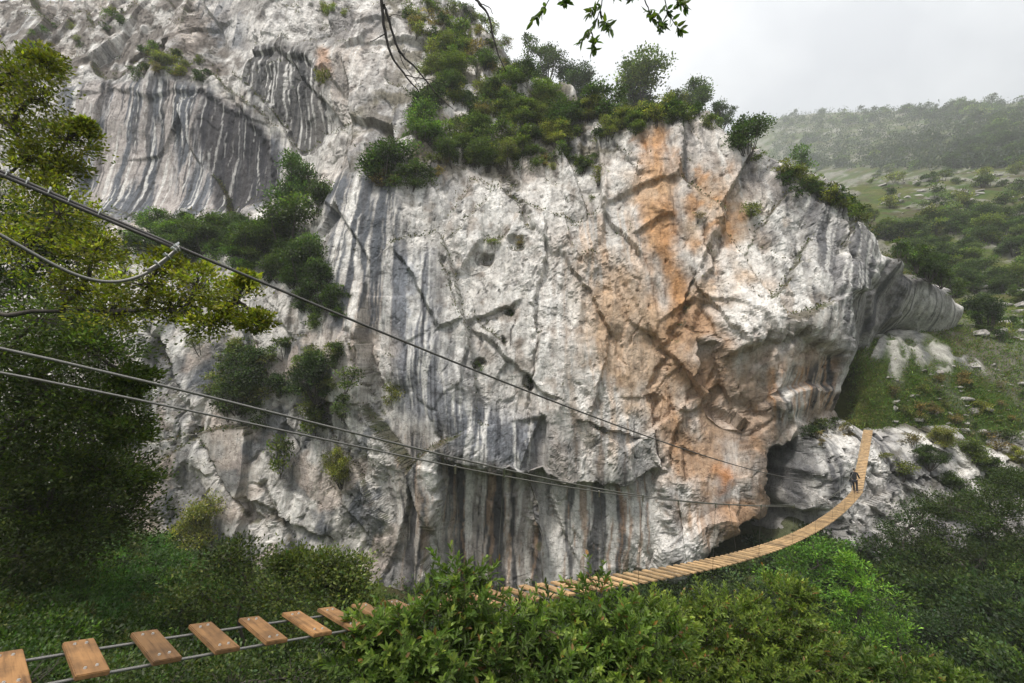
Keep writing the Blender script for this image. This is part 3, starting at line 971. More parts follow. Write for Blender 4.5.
# ==VEGETATION==
# ------------------------------------------------------------------ plants
def make_proto(kind, big):
    """Unit plant, base at the origin, about 1 wide and 1 tall: returns (crown mesh, trunk mesh) or one mesh for a small one."""
    lv, tb = Leaves(), Tubes()
    spec = {
        'dome': ((.060, .080, .022), [(0, 0, .55, .46, .40)], .52),
        'dark': ((.030, .047, .012), [(0, 0, .58, .40, .42)], .50),
        'olive': ((.095, .102, .030), [(0, 0, .52, .46, .38)], .42),
        'fresh': ((.060, .098, .022), [(0, 0, .52, .44, .42)], .5),
        'dry': ((.115, .088, .042), [(0, 0, .45, .46, .34)], .3),
    }[kind]
    col, _, asp = spec
    nb = rng.integers(9, 13) if big else rng.integers(3, 5)
    for k in range(nb):
        a = rng.uniform(0, 2 * PI)
        rr = rng.uniform(.10, .36)
        if k == 0:
            rr = .03
        z = rng.uniform(.14, .70) if k else .72
        c = np.array([rr * math.cos(a), rr * math.sin(a), z])
        r = np.array([.20, .20, .17]) * rng.uniform(.75, 1.25)
        if big:
            leaf_clump(lv, tb, c, r, col, .042, 46, 13, twig=.0025, aspect=asp + .15, sub_r=.33)
        else:
            leaf_clump(lv, tb, c, r * 1.25, col, .085, 26, 8, twig=.004, aspect=asp + .15, sub_r=.34)
        tb.add(bez((0, 0, -.12), c, (rr * .2 * math.cos(a), rr * .2 * math.sin(a), -.05), 5), np.linspace(.018, .006, 5), 4, cap=False)
    if big:
        return lv.mesh('crown', LEAF), tb.mesh('trunk', BARK)
    v = np.concatenate([np.concatenate(lv.v), np.concatenate(tb.v)])
    q = np.concatenate([np.concatenate(lv.q), np.concatenate(tb.q) + lv.n])
    mi = np.concatenate([np.zeros(sum(len(x) for x in lv.q)), np.ones(sum(len(x) for x in tb.q))])
    t = np.concatenate([np.concatenate(lv.c), np.full((tb.n, 3), .05)])
    return np_mesh('shrub', v, q, [LEAF, BARK], tint=t, mat_index=mi)


BIG = {k: [make_proto(k, True) for _ in range(3)] for k in ('dome', 'dark', 'olive', 'fresh')}
SMALL = {k: [make_proto(k, False) for _ in range(3)] for k in ('dome', 'dark', 'olive', 'fresh', 'dry')}


def plant(name, cat, kind, base, w, h, label, group=None, big=None, lean=None, parts=True):
    rz = rng.uniform(0, 2 * PI)
    rot = Matrix.Rotation(rz, 4, 'Z')
    if lean:
        rot = Matrix.Rotation(lean, 4, 'X') @ rot
    M = Matrix.Translation(Vector(base)) @ rot @ Matrix.Diagonal((w * rng.uniform(.92, 1.08), w * rng.uniform(.92, 1.08), h, 1))
    if big:
        cr, tr = BIG[kind][rng.integers(3)]
        e = link(name, None, None, label, cat, group)
        e.matrix_world = M
        link('crown', cr, e)
        link('trunk', tr, e)
        return e
    o = link(name, SMALL[kind][rng.integers(3)], None, label, cat, group)
    o.matrix_world = M
    return o


def cliff_plant(px, py, w, h, kind, label, group=None, name='shrub', cat='shrub', face=False, G=None):
    p = hit_cliff(px, py + (.30 if face else .46) * h, Yc)
    k = p[1] / F
    W_, H_ = w * k, h * k
    if face:
        p = p + np.array([0, -.05 * W_, -.12 * H_])
    else:
        p = p + np.array([0, .06 * W_, -.05 * H_])
    return plant(name, cat, kind, p, W_ * 1.08, H_ * 1.12, label, group, big=(w >= 30), lean=.35 if face else None)


# trees along the skyline and bushes one can tell apart on the wall
for a in [
    (642, 80, 58, 62, 'dome', 'tall round-crowned tree standing highest on the rim of the big cliff', None, 'tree', 'tree'),
    (695, 92, 46, 38, 'dome', 'round dark bush on the cliff rim just right of the tallest tree', None, 'tree', 'tree'),
    (748, 132, 48, 48, 'dark', 'leafy dark green bush at the right end of the cliff rim', None, 'tree', 'tree'),
    (722, 112, 34, 32, 'dark', 'small dark bush between two larger ones on the cliff rim', None, 'shrub', 'shrub'),
    (600, 98, 58, 46, 'dark', 'broad dark bush on the rim left of the tallest tree', None, 'tree', 'tree'),
    (578, 76, 42, 46, 'dark', 'dark tree on the sloping skyline above the vegetated gully', None, 'tree', 'tree'),
    (548, 56, 36, 46, 'dark', 'narrow dark tree with a pointed top on the sloping skyline', None, 'tree', 'tree'),
    (527, 42, 22, 24, 'dark', 'little dark tree poking above the upper skyline', None, 'tree', 'tree'),
    (464, 10, 16, 16, 'dark', 'tiny lone tree at the top of the skyline', None, 'tree', 'tree'),
    (803, 156, 27, 28, 'fresh', 'round bright green bush on the descending ridge right of the cliff rim', None, 'shrub', 'shrub'),
    (422, 118, 46, 54, 'fresh', 'bright green tree in the gully below the bare hanging twigs', None, 'tree', 'tree'),
    (384, 160, 62, 52, 'dark', 'dark green bush on the ledge left below the bright green tree', None, 'shrub', 'shrub'),
    (412, 172, 42, 40, 'dome', 'bush on the ledge directly below the bright green tree', None, 'shrub', 'shrub'),
    (293, 178, 52, 66, 'fresh', 'green leafy tree in the gully between the upper wall and the main cliff', None, 'tree', 'tree'),
    (318, 195, 36, 46, 'dark', 'dark bush against the main cliff right of the green gully tree', None, 'shrub', 'shrub'),
    (285, 225, 66, 62, 'dark', 'dark shrub below the green gully tree', None, 'shrub', 'shrub'),
    (205, 230, 58, 46, 'dark', 'round dark bush at the foot of the streaked upper wall', None, 'shrub', 'shrub'),
    (152, 222, 44, 36, 'fresh', 'fresh green bush at the left foot of the streaked upper wall', None, 'shrub', 'shrub'),
    (245, 240, 52, 44, 'dark', 'dark bush right of centre below the streaked upper wall', None, 'shrub', 'shrub'),
    (305, 262, 52, 60, 'dark', 'dark bush hanging over the main wall under the gully', None, 'shrub', 'shrub'),
    (332, 300, 36, 40, 'dark', 'small bush at the lower tip of the gully growth', None, 'shrub', 'shrub'),
    (560, 118, 46, 40, 'dark', 'dark bush in the middle of the sloping thicket', None, 'shrub', 'shrub'),
]:
    cliff_plant(*a)

for px, py, w in ((898, 262, 24), (906, 264, 24), (917, 274, 26), (929, 282, 30), (941, 289, 28), (952, 298, 24), (936, 276, 26), (922, 266, 24)):
    p = at(px, py - 3, 47.2 + (px - 910) * .10)
    k = p[1] / F
    plant('bush', 'bush', 'dark', p, w * k, w * k * .95, 'dark bush on top of the rock wall behind the cliff corner', 'bushes on the rock wall behind the corner', big=w > 25)
for a in [
    (748, 216, 26, 20, 'olive', 'olive tuft growing alone on the grey and white face'),
    (597, 178, 20, 18, 'olive', 'small olive tuft on the wall left of the orange stain'),
    (697, 218, 14, 12, 'dry', 'tiny brown tuft on the orange stone'),
    (255, 372, 58, 48, 'dark', 'shaggy dark shrub clinging to the lower left wall'),
    (318, 378, 44, 52, 'dark', 'dark shrub clinging to the wall right of the shaggy one'),
    (238, 400, 40, 34, 'dome', 'small shrub just below the shaggy shrub on the lower left wall'),
    (280, 458, 26, 40, 'dome', 'narrow green clump on the wall above the left end of the bushes'),
    (342, 468, 30, 42, 'olive', 'yellowish green clump near the blue-grey streaks of the lower wall'),
    (392, 400, 22, 26, 'olive', 'little green tuft on the edge of the blue-grey bulge'),
    (510, 312, 8, 8, 'dark', 'tiny tuft in a pocket in the middle of the wall'),
    (530, 384, 12, 13, 'dark', 'tiny tuft in the rightmost pocket of the wall'),
    (478, 366, 9, 9, 'dark', 'tiny tuft in a pocket over the bulge'),
    (495, 246, 18, 13, 'olive', 'small tuft on a thin ledge in the upper middle wall'),
    (520, 242, 15, 12, 'dry', 'small brownish tuft on the right end of the thin ledge'),
    (205, 530, 46, 56, 'olive', 'ivy-like clump hanging on the foot of the left wall'),
    (232, 560, 40, 46, 'dark', 'dark clump at the foot of the left wall'),
    (470, 160, 22, 16, 'olive', 'small bush at the top of the pale pillar'),
    (592, 205, 12, 16, 'olive', 'thin tuft beside the upper orange stain'),
    (322, 88, 16, 30, 'olive', 'tuft hanging beside the pale fin of the upper wall'),
    (775, 470, 26, 50, 'dark', 'dark bush in the hollow below the overhang'),
    (778, 505, 34, 30, 'dark', 'dark clump deep in the hollow under the bridge end'),
]:
    cliff_plant(*a, face=True)


def scatter(n, poly, sizes, kinds, label, group, hitf=None, name='shrub', cat='shrub', face=False, wmin=0.0, lift=0):
    P = np.array(poly, float)
    lo, hi = P.min(0), P.max(0)
    k = 0
    tries = 0
    while k < n and tries < n * 30:
        tries += 1
        px, py = rng.uniform(lo, hi)
        if poly_sd(np.array([px]), np.array([py]), poly)[0] < 0:
            continue
        s = rng.uniform(*sizes)
        cliff_plant(px, py, s, s * rng.uniform(.7, 1.0), kinds[rng.integers(len(kinds))], label, group, name, cat, face)
        k += 1


scatter(100, [(440, 20), (520, 60), (600, 110), (640, 105), (625, 140), (560, 165), (500, 165), (440, 165), (400, 110), (420, 60)], (18, 38), ['dark', 'dome', 'olive', 'dome'],
        'green bush in the dense thicket on the slope above the main cliff', 'thicket above the main cliff', name='bush', cat='bush')
scatter(56, [(400, 0), (460, 0), (540, 60), (540, 110), (480, 120), (430, 70)], (12, 24), ['olive', 'dry', 'dome', 'olive'],
        'dry olive bush on the stony upper slope under the skyline', 'bushes on the stony upper slope', name='bush', cat='bush')
scatter(34, [(615, 100), (700, 98), (720, 125), (690, 122), (630, 128)], (16, 32), ['dark', 'dome', 'olive'],
        'low bush edging the rim of the main cliff', 'low bushes on the cliff rim')
scatter(26, [(138, 42), (170, 50), (210, 58), (205, 78), (170, 76), (140, 70)], (10, 20), ['olive', 'dark', 'dry'],
        'small bush on the ledge over the streaked upper wall', 'bushes on the upper ledge')
scatter(16, [(60, 20), (130, 5), (140, 30), (60, 55), (0, 60), (0, 45)], (8, 16), ['olive', 'dark', 'dry'],
        'small bush on the highest rocks at the upper left', 'bushes on the upper left rocks')
scatter(8, [(318, 0), (345, 0), (345, 25), (325, 20)], (8, 16), ['olive', 'dome'],
        'small bush hanging at the top of the white streaked wall', 'bushes at the top edge')
scatter(60, [(130, 215), (260, 225), (335, 250), (345, 310), (300, 320), (250, 262), (140, 250)], (22, 40), ['dark', 'dark', 'dome', 'fresh'],
        'dark green bush in the gully growth below the upper wall', 'gully growth')
scatter(30, [(340, 165), (430, 150), (520, 155), (600, 150), (600, 172), (520, 178), (430, 182), (345, 185)], (12, 24), ['olive', 'dome', 'dry', 'dark'],
        'bush along the lower edge of the thicket', 'bushes along the thicket edge')
scatter(46, [(200, 345), (345, 350), (350, 420), (300, 430), (225, 420)], (14, 30), ['dark', 'dome', 'olive'],
        'small shrub among the growth on the lower left wall', 'growth on the lower left wall', face=True)
scatter(46, [(745, 150), (850, 190), (905, 235), (915, 255), (880, 230), (820, 195)], (11, 26), ['dark', 'dome', 'olive'],
        'small bush along the top edge of the grey corner', 'bushes on the grey corner edge')


# scrub that covers the ledges
def card_field(name, P, nrm_up, L, cols, label, kind='stuff', flat=.5, asp=.5):
    lv = Leaves()
    n = len(P)
    ax = unit(rand_dirs(n) * .8 + np.array([0, -.25, .75]))
    nr = unit(rand_dirs(n) * .8 + np.array([0, 0, nrm_up]))
    ci = rng.integers(len(cols), size=n)
    lv.add(P, ax, nr, L * rng.uniform(.6, 1.4, n), L * asp, shade_of((1 / 1.25,) * 3, n, .28, .12).clip(0, 9) * np.asarray(cols)[ci])
    o = link(name, lv.mesh(name, LEAF), None, label, None, None, kind)
    return o


veg = (flat / .85).ravel()
cand = np.where((veg > .35) & (Yc.ravel() < 84) & (Z.ravel() > -8))[0]
pk = rng.choice(cand, 60000, p=veg[cand] / veg[cand].sum())
P = np.stack([X.ravel()[pk], Yc.ravel()[pk], Z.ravel()[pk]], 1) + rng.normal(0, .12, (len(pk), 3)) + np.array([0, -.05, .1])
card_field('ledge_scrub', P, .6, .26, [(.045, .058, .02), (.075, .078, .03), (.095, .075, .036), (.035, .05, .02)], 'low scrub and grass on the cliff ledges')


# --- hillside beyond the corner
def hill_plants(n, poly, size, kinds, label, group, big_px=26, name='tree', cat='tree'):
    P = np.array(poly, float)
    lo, hi = P.min(0), P.max(0)
    k = tries = 0
    while k < n and tries < n * 20:
        tries += 1
        px, py = rng.uniform(lo, hi)
        if poly_sd(np.array([px]), np.array([py]), poly)[0] < 0:
            continue
        p = on_ground(px, py, 42)
        if p is None or p[1] > 1400:
            continue
        s = rng.uniform(*size)
        plant(name, cat, kinds[rng.integers(len(kinds))], p - np.array([0, 0, .12 * s]), s, s * rng.uniform(.7, 1.05), label, group, big=(s * F / p[1] > big_px))
        k += 1


hill_plants(70, [(905, 225), (1060, 215), (1060, 290), (990, 300), (930, 285)], (4.0, 8.0), ['dark', 'dark', 'dome'],
            'dark bush in the dense belt across the hillside right of the cliff corner', 'dark belt of bushes on the hillside')  # large bushes, though their objects carry the name tree
hill_plants(60, [(780, 125), (1060, 125), (1060, 175), (940, 170), (850, 180), (790, 160)], (9, 18), ['dark', 'dome', 'dark'],
            'hazy green tree on the upper hillside', 'trees on the upper hillside')
hill_plants(60, [(850, 165), (1060, 170), (1060, 225), (900, 225)], (3, 7), ['dark', 'dome', 'olive'],
            'lone bush among the pale rocks of the hillside', 'bushes among the pale hillside rocks', name='bush', cat='bush')
hill_plants(16, [(885, 225), (925, 250), (960, 300), (930, 290), (895, 250)], (4, 6.5), ['dark', 'dome'],
            'bush growing close behind the edge of the cliff corner', 'bushes behind the cliff corner')  # bushes here as well, stored under the tree name
hill_plants(24, [(960, 305), (1050, 290), (1050, 350), (990, 350)], (1.2, 3), ['dome', 'olive', 'dark'],
            'low bush on the green slope above the meadow', 'low bushes above the meadow', name='heath_bush', cat='heath bush')
hill_plants(34, [(870, 385), (1050, 380), (1050, 432), (880, 430)], (.7, 1.9), ['dry', 'olive', 'dark', 'dry'],
            'low brownish heath bush on the meadow above the bridge end', 'heath bushes on the meadow', name='heath_bush', cat='heath bush')
hill_plants(90, [(778, 106), (1060, 100), (1060, 125), (778, 125)], (10, 20), ['dark', 'dark', 'dome'],
            'tree on the misty ridge against the sky', 'trees on the misty ridge')
def boulder_mesh():
    b = bmesh.new()
    bmesh.ops.create_icosphere(b, subdivisions=4, radius=.5)
    off = rng.uniform(0, 50)
    planes = [(unit(rng.normal(size=3)), rng.uniform(.20, .40)) for _ in range(14)]
    co = np.array([v.co[:] for v in b.verts])
    for n_, d_ in planes:
        e_ = np.maximum(co @ n_ - d_, 0)
        co -= e_[:, None] * n_[None]
    co += unit(co) * (.05 * fbm(co[:, 0] * 4 + off, co[:, 1] * 4 + co[:, 2] * 3, 4, 7))[:, None]
    for v, c_ in zip(b.verts, co):
        v.co = c_
    m_ = bpy.data.meshes.new('boulder')
    b.to_mesh(m_)
    b.free()
    a_ = m_.color_attributes.new('tint', 'FLOAT_COLOR', 'POINT')
    g_ = (.75 + .5 * fbm(co[:, 0] * 3 + off, co[:, 1] * 3 + co[:, 2] * 2, 3, 9))[:, None] * np.array([[.47, .45, .425]])
    a_.data.foreach_set('color', np.concatenate([g_, np.ones((len(co), 1))], 1).astype(np.float32).ravel())
    m_.materials.append(ROCK)
    return m_


BOULD = [boulder_mesh() for _ in range(4)]


def boulders(n, poly, size, label, group):
    Pn = np.array(poly, float)
    k = tries = 0
    while k < n and tries < n * 20:
        tries += 1
        px, py = rng.uniform(Pn.min(0), Pn.max(0))
        if poly_sd(np.array([px]), np.array([py]), poly)[0] < 0:
            continue
        p = on_ground(px, py, 42)
        if p is None or p[1] > 400:
            continue
        k += 1
        s_ = rng.uniform(*size) * rng.uniform(.6, 1.2)
        o = link('boulder', BOULD[rng.integers(4)], None, label, 'boulder', group)
        o.matrix_world = Matrix.Translation(Vector(p - np.array([0, 0, .04 * s_]))) @ Matrix.Rotation(rng.uniform(0, 6.28), 4, 'Z') @ Matrix.Rotation(rng.normal(0, .3), 4, 'X') @ Matrix.Diagonal((s_ * rng.uniform(.9, 1.7), s_, s_ * rng.uniform(.35, .7), 1))


boulders(150, [(860, 165), (900, 150), (1050, 160), (1050, 225), (925, 225), (880, 205)], (1.0, 3.6), 'pale limestone boulder among bushes on the upper hillside', 'boulders on the upper hillside')
boulders(46, [(955, 290), (1050, 270), (1050, 345), (975, 335)], (.8, 2.4), 'pale boulder on the green slope right of the cliff corner', 'boulders on the green slope')
boulders(60, [(880, 378), (980, 360), (1050, 350), (1050, 436), (880, 432)], (.4, 1.3), 'pale rock sticking out of the meadow above the bridge end', 'rocks in the meadow')
p = on_ground(988, 332, 42)
plant('tree', 'tree', 'dark', p, 4.4, 5.4, 'lone dark tree with a thin trunk on the green slope by the right edge', None, True)
# pale slab lying in the meadow
# far wood, past what one can tell apart
m_pts = []
for _ in range(1500):
    p = on_ground(rng.uniform(770, 1100), rng.uniform(104, 170), 100)
    if p is not None and p[1] < 1500:
        m_pts.append(p)
m_pts = np.array(m_pts)
P = (m_pts[:, None] + rng.normal(size=(len(m_pts), 26, 3)) * (np.array([1.5, 1.5, 1.2]) * (m_pts[:, 1] / 300)[:, None])[:, None] + np.array([0, 0, 2.6])).reshape(-1, 3)
card_field('far_wood', P, .5, 1.9, [(.03, .042, .02), (.045, .058, .024)], 'hazy scrub wood covering the upper hillside', asp=.7)

for px, py, w, kd in ((900, 470, 26, 'olive'), (925, 455, 34, 'dark'), (945, 480, 30, 'dark'), (968, 452, 36, 'dome'), (990, 470, 40, 'dark'), (1015, 455, 30, 'olive'), (1020, 485, 36, 'dark'),
                      (912, 440, 24, 'dry'), (940, 436, 30, 'olive'), (985, 440, 28, 'dry'), (885, 455, 14, 'olive'), (960, 500, 34, 'dark'), (1000, 436, 26, 'dome'), (930, 500, 26, 'dark'),
                      (808, 432, 26, 'dark'), (826, 428, 24, 'dome'), (842, 430, 18, 'dry'), (817, 434, 18, 'dry'), (812, 424, 22, 'olive'), (834, 424, 22, 'dark'), (848, 424, 18, 'olive'), (822, 440, 12, 'dry')):
    q = on_rock(px, py + 4)
    w_ = w * q[1] / F
    plant('ledge_bush', 'bush', kd, q + np.array([0, -.1 * w_, -.25 * w_]), w_, w_ * .8,
          'bush growing on the broken rock face right of the bridge end' if px > 850 else 'low bush on the shelf under the great overhang left of the bridge end',
          'bushes on the broken rock face' if px > 850 else 'bushes on the shelf under the overhang', big=w > 28)
# grass and heath on the meadow
gp = []
for _ in range(9000):
    px, py = rng.uniform(850, 1060), rng.uniform(300, 440)
    gp.append((px, py))
gp = [on_ground(a, b, 41) for a, b in gp]
gp = np.array([g for g in gp if g is not None and g[1] < 120])
hr = t_lookup(gp[:, 0], gp[:, 1], hillrock)
gp = gp[hr < .45]
P = (gp[:, None] + rng.normal(size=(len(gp), 5, 3)) * np.array([.18, .18, .03]) + np.array([0, 0, .03])).reshape(-1, 3)
card_field('meadow_grass', P, -.2, .30, [(.085, .14, .025), (.11, .15, .03), (.13, .12, .04), (.07, .12, .02)], 'rough green grass on the meadow', asp=.22)

# --- growth on the gorge sides
def ground_field(name, n, poly, r, L, cols, label, y0=6, subs=9, per=44, asp=.5):
    """Bushy ground cover: rounded masses of leaves crowding a slope."""
    lv = Leaves()
    Pp = np.array(poly, float)
    k = 0
    while k < n:
        px, py = rng.uniform(Pp.min(0), Pp.max(0))
        if poly_sd(np.array([px]), np.array([py]), poly)[0] < 0:
            continue
        k += 1
        p = on_ground(px, py, y0)
        if p is None:
            continue
        q = (p[1] / 20) ** .6
        rr = r * q * rng.uniform(.6, 1.3)
        leaf_clump(lv, None, p + np.array([0, 0, rr * .3]), np.array([rr, rr, rr * .75]), cols[rng.integers(len(cols))], L * q, per, subs, aspect=asp, sub_r=.24)
    link(name, lv.mesh(name, LEAF), None, label, None, None, 'stuff')


ground_field('undergrowth', 620, [(-40, 470), (150, 490), (240, 530), (420, 560), (430, 740), (-40, 740)], .75, .125, [(.024, .046, .008), (.032, .058, .010), (.020, .034, .008), (.044, .054, .014)],
             'dense green undergrowth on the shady slope below the bridge')
ground_field('grassy_ferns', 170, [(50, 530), (180, 525), (250, 600), (200, 630), (60, 630)], .6, .17, [(.030, .068, .012), (.040, .080, .014)],
             'bright green ferns and grass on the slope at lower left', asp=.2)
ground_field('bank_growth', 420, [(420, 570), (690, 565), (860, 530), (1060, 540), (1060, 700), (420, 640)], .8, .2, [(.022, .038, .010), (.034, .056, .012), (.016, .030, .009)],
             'leafy growth on the slope below the far end of the bridge', y0=14)


def clump_tree(name, cat, label, root, clumps, col, L, per, subs, trunk_r=.09, fine=False, aspect=.5, twig=.005, up=.6, path=None, flat=.8, sub_r=.34, depth=1.0):
    """A tree or big bush given as sightings of its masses of foliage."""
    e = link(name, None, None, label, cat, None)
    root = np.asarray(root, float)
    e.location = root
    lv, tb = Leaves(), Tubes()
    cs = []
    for px, py, r, Y in clumps:
        cs.append((at(px, py, Y) - root, r * Y / F))
    cs.sort(key=lambda c: np.linalg.norm(c[0]))
    mean = np.mean([c for c, _ in cs], 0)
    hub = mean * .55 + np.array([0, 0, -.1]) if path is None else at(*path) - root
    n = 9
    tr = bez((0, 0, -.3), hub, np.array([.12 * hub[1], .1 * hub[0], 0]) * .6, n)
    tb.add(tr, np.linspace(trunk_r * 1.3, trunk_r * .75, n), 8)
    nodes = [tr[5], tr[6], tr[7], tr[8]]
    for c, r in cs:
        s = min(nodes, key=lambda q: np.linalg.norm(q - c))
        ln = np.linalg.norm(c - s)
        b = bez(s, c, rng.normal(0, .10, 3) * ln + np.array([0, 0, .06 * ln]), 8)
        b[1:-1] += rng.normal(0, .018, (6, 3)) * ln
        tb.add(b, np.linspace(min(trunk_r * .6, .03 + .03 * ln), max(.010, .03 * r), 8), 6)
        nodes += [b[3], b[5], b[7]]
        leaf_clump(lv, tb, c, np.array([r, r * depth, r * flat]), col, L, per, subs, twig=twig, fine=fine, aspect=aspect, up=up, sub_r=sub_r)
    link('crown', lv.mesh('crown', LEAF), e)
    link('trunk', tb.mesh('trunk', BARK), e)
    return e


# left: trees beside the near end of the bridge
clump_tree('tree', 'tree', 'olive green tree crown overhanging at the upper left edge', at(-150, 560, 9.5),
           [(10, 72, 34, 9), (42, 100, 36, 9), (66, 140, 30, 9), (14, 130, 36, 9), (40, 62, 22, 9), (60, 170, 24, 9), (-25, 100, 45, 9), (84, 128, 12, 9), (30, 160, 26, 9)],
           (.078, .084, .013), .09, 30, 38, .13, path=(-90, 240, 9.5), sub_r=.20)
clump_tree('tree', 'tree', 'yellow-green leafy limb reaching right below the loose cable loop', at(-130, 620, 8.2),
           [(60, 215, 40, 8.6), (22, 250, 44, 8.4), (95, 252, 28, 8.4), (148, 285, 34, 8.2), (196, 286, 32, 8.2), (236, 300, 28, 8.2), (212, 322, 26, 8.2), (170, 308, 28, 8.2), (256, 322, 16, 8.2),
            (112, 312, 34, 8.6), (165, 262, 18, 8.2), (40, 190, 30, 8.6), (80, 290, 30, 8.6), (245, 280, 12, 8.2)],
           (.125, .125, .015), .08, 32, 40, .11, path=(-70, 320, 8.4), sub_r=.20)
clump_tree('tree', 'tree', 'dark green tree mass at the left edge under the yellow-green limb', at(-130, 640, 11),
           [(40, 320, 55, 10.6), (92, 352, 42, 10.6), (56, 395, 55, 11), (14, 430, 58, 11), (104, 405, 40, 11), (128, 432, 26, 11), (60, 462, 50, 11.5), (24, 510, 50, 11.5), (100, 470, 32, 11.5),
            (74, 515, 40, 12), (0, 360, 50, 10.6), (135, 380, 20, 11), (-20, 470, 60, 11)],
           (.042, .056, .010), .10, 55, 46, .15, path=(-70, 450, 11.5), sub_r=.20)
clump_tree('tree', 'tree', 'shadowy tree standing behind the others at the left edge', at(-140, 640, 15),
           [(20, 280, 60, 14.5), (80, 330, 50, 14.5), (30, 380, 70, 15), (90, 430, 55, 15), (30, 480, 70, 15), (90, 520, 50, 15.5), (20, 220, 50, 14.5), (70, 240, 40, 14.5), (120, 480, 30, 15.5), (20, 560, 60, 15.5)],
           (.030, .042, .009), .13, 130, 40, .2, path=(-110, 440, 15))
clump_tree('shrub', 'shrub', 'grey-green bush behind the gap between the plank row and the wall foot', at(250, 650, 15),
           [(205, 596, 34, 15), (250, 586, 40, 15), (228, 560, 24, 15), (282, 600, 34, 14.6), (180, 612, 28, 15)],
           (.050, .068, .020), .12, 55, 26, .05)
clump_tree('shrub', 'shrub', 'light green bush behind the sixth and seventh planks', at(320, 650, 13),
           [(305, 586, 34, 13), (338, 592, 32, 13), (322, 566, 20, 13), (350, 570, 18, 13), (360, 610, 26, 13), (290, 560, 16, 13)],
           (.066, .086, .026), .11, 55, 26, .05)
clump_tree('shrub', 'shrub', 'dark bush in the lower left corner beneath the planks', at(40, 760, 6.5),
           [(20, 690, 50, 6.5), (90, 700, 45, 6.5), (160, 705, 45, 6.6), (230, 690, 40, 6.8), (290, 680, 40, 6.8), (330, 665, 30, 7)],
           (.040, .058, .015), .06, 60, 28, .04)

# right: trees of the gorge below the far end
clump_tree('tree', 'tree', 'broad dark tree at the right edge below the broken rock face', at(1000, 640, 33),
           [(955, 508, 30, 33), (990, 500, 30, 33), (1040, 500, 36, 33), (995, 520, 36, 33), (1035, 545, 46, 33), (980, 560, 42, 32), (935, 545, 34, 33), (1020, 590, 40, 31), (950, 590, 34, 31), (1010, 485, 24, 34)],
           (.022, .036, .010), .17, 110, 24, .10, sub_r=.20, flat=.6)
clump_tree('tree', 'tree', 'dark tree filling the lower right corner', at(990, 760, 25),
           [(1000, 640, 46, 25), (950, 640, 40, 25), (1040, 660, 50, 25), (915, 675, 34, 24), (970, 690, 46, 24), (905, 625, 30, 26), (1030, 610, 36, 26)],
           (.018, .031, .009), .14, 120, 26, .2, sub_r=.20, flat=.6)
clump_tree('tree', 'tree', 'deep green tree left of the broad dark tree', at(905, 640, 36),
           [(905, 530, 24, 36), (925, 512, 24, 36), (890, 552, 26, 36), (925, 560, 28, 35), (900, 585, 26, 34)],
           (.026, .044, .011), .17, 90, 20, .16, sub_r=.20, flat=.6)
clump_tree('tree', 'tree', 'bright green feathery tree standing below the curve of the bridge', at(875, 730, 23),
           [(846, 562, 15, 23), (862, 580, 20, 23), (880, 600, 24, 23), (858, 612, 22, 23), (895, 628, 24, 23), (868, 640, 26, 23), (910, 650, 20, 23), (840, 632, 18, 23), (882, 665, 26, 23), (850, 596, 14, 23)],
           (.100, .168, .022), .18, 44, 18, .12, sub_r=.24, flat=.5, aspect=.32)
clump_tree('shrub', 'shrub', 'green bush directly under the far curve of the deck', at(805, 620, 34),
           [(812, 545, 20, 34), (792, 560, 22, 34), (825, 562, 18, 34), (776, 580, 22, 33), (806, 585, 24, 33), (835, 545, 14, 35)],
           (.048, .100, .016), .2, 50, 22, .1, sub_r=.22, flat=.6)
clump_tree('shrub', 'shrub', 'dark bush under the earthy overhang by the bridge', at(740, 650, 30),
           [(728, 592, 24, 30), (760, 600, 24, 30), (700, 598, 22, 30), (785, 615, 24, 29)],
           (.030, .045, .014), .19, 46, 22, .1, sub_r=.22, flat=.6)


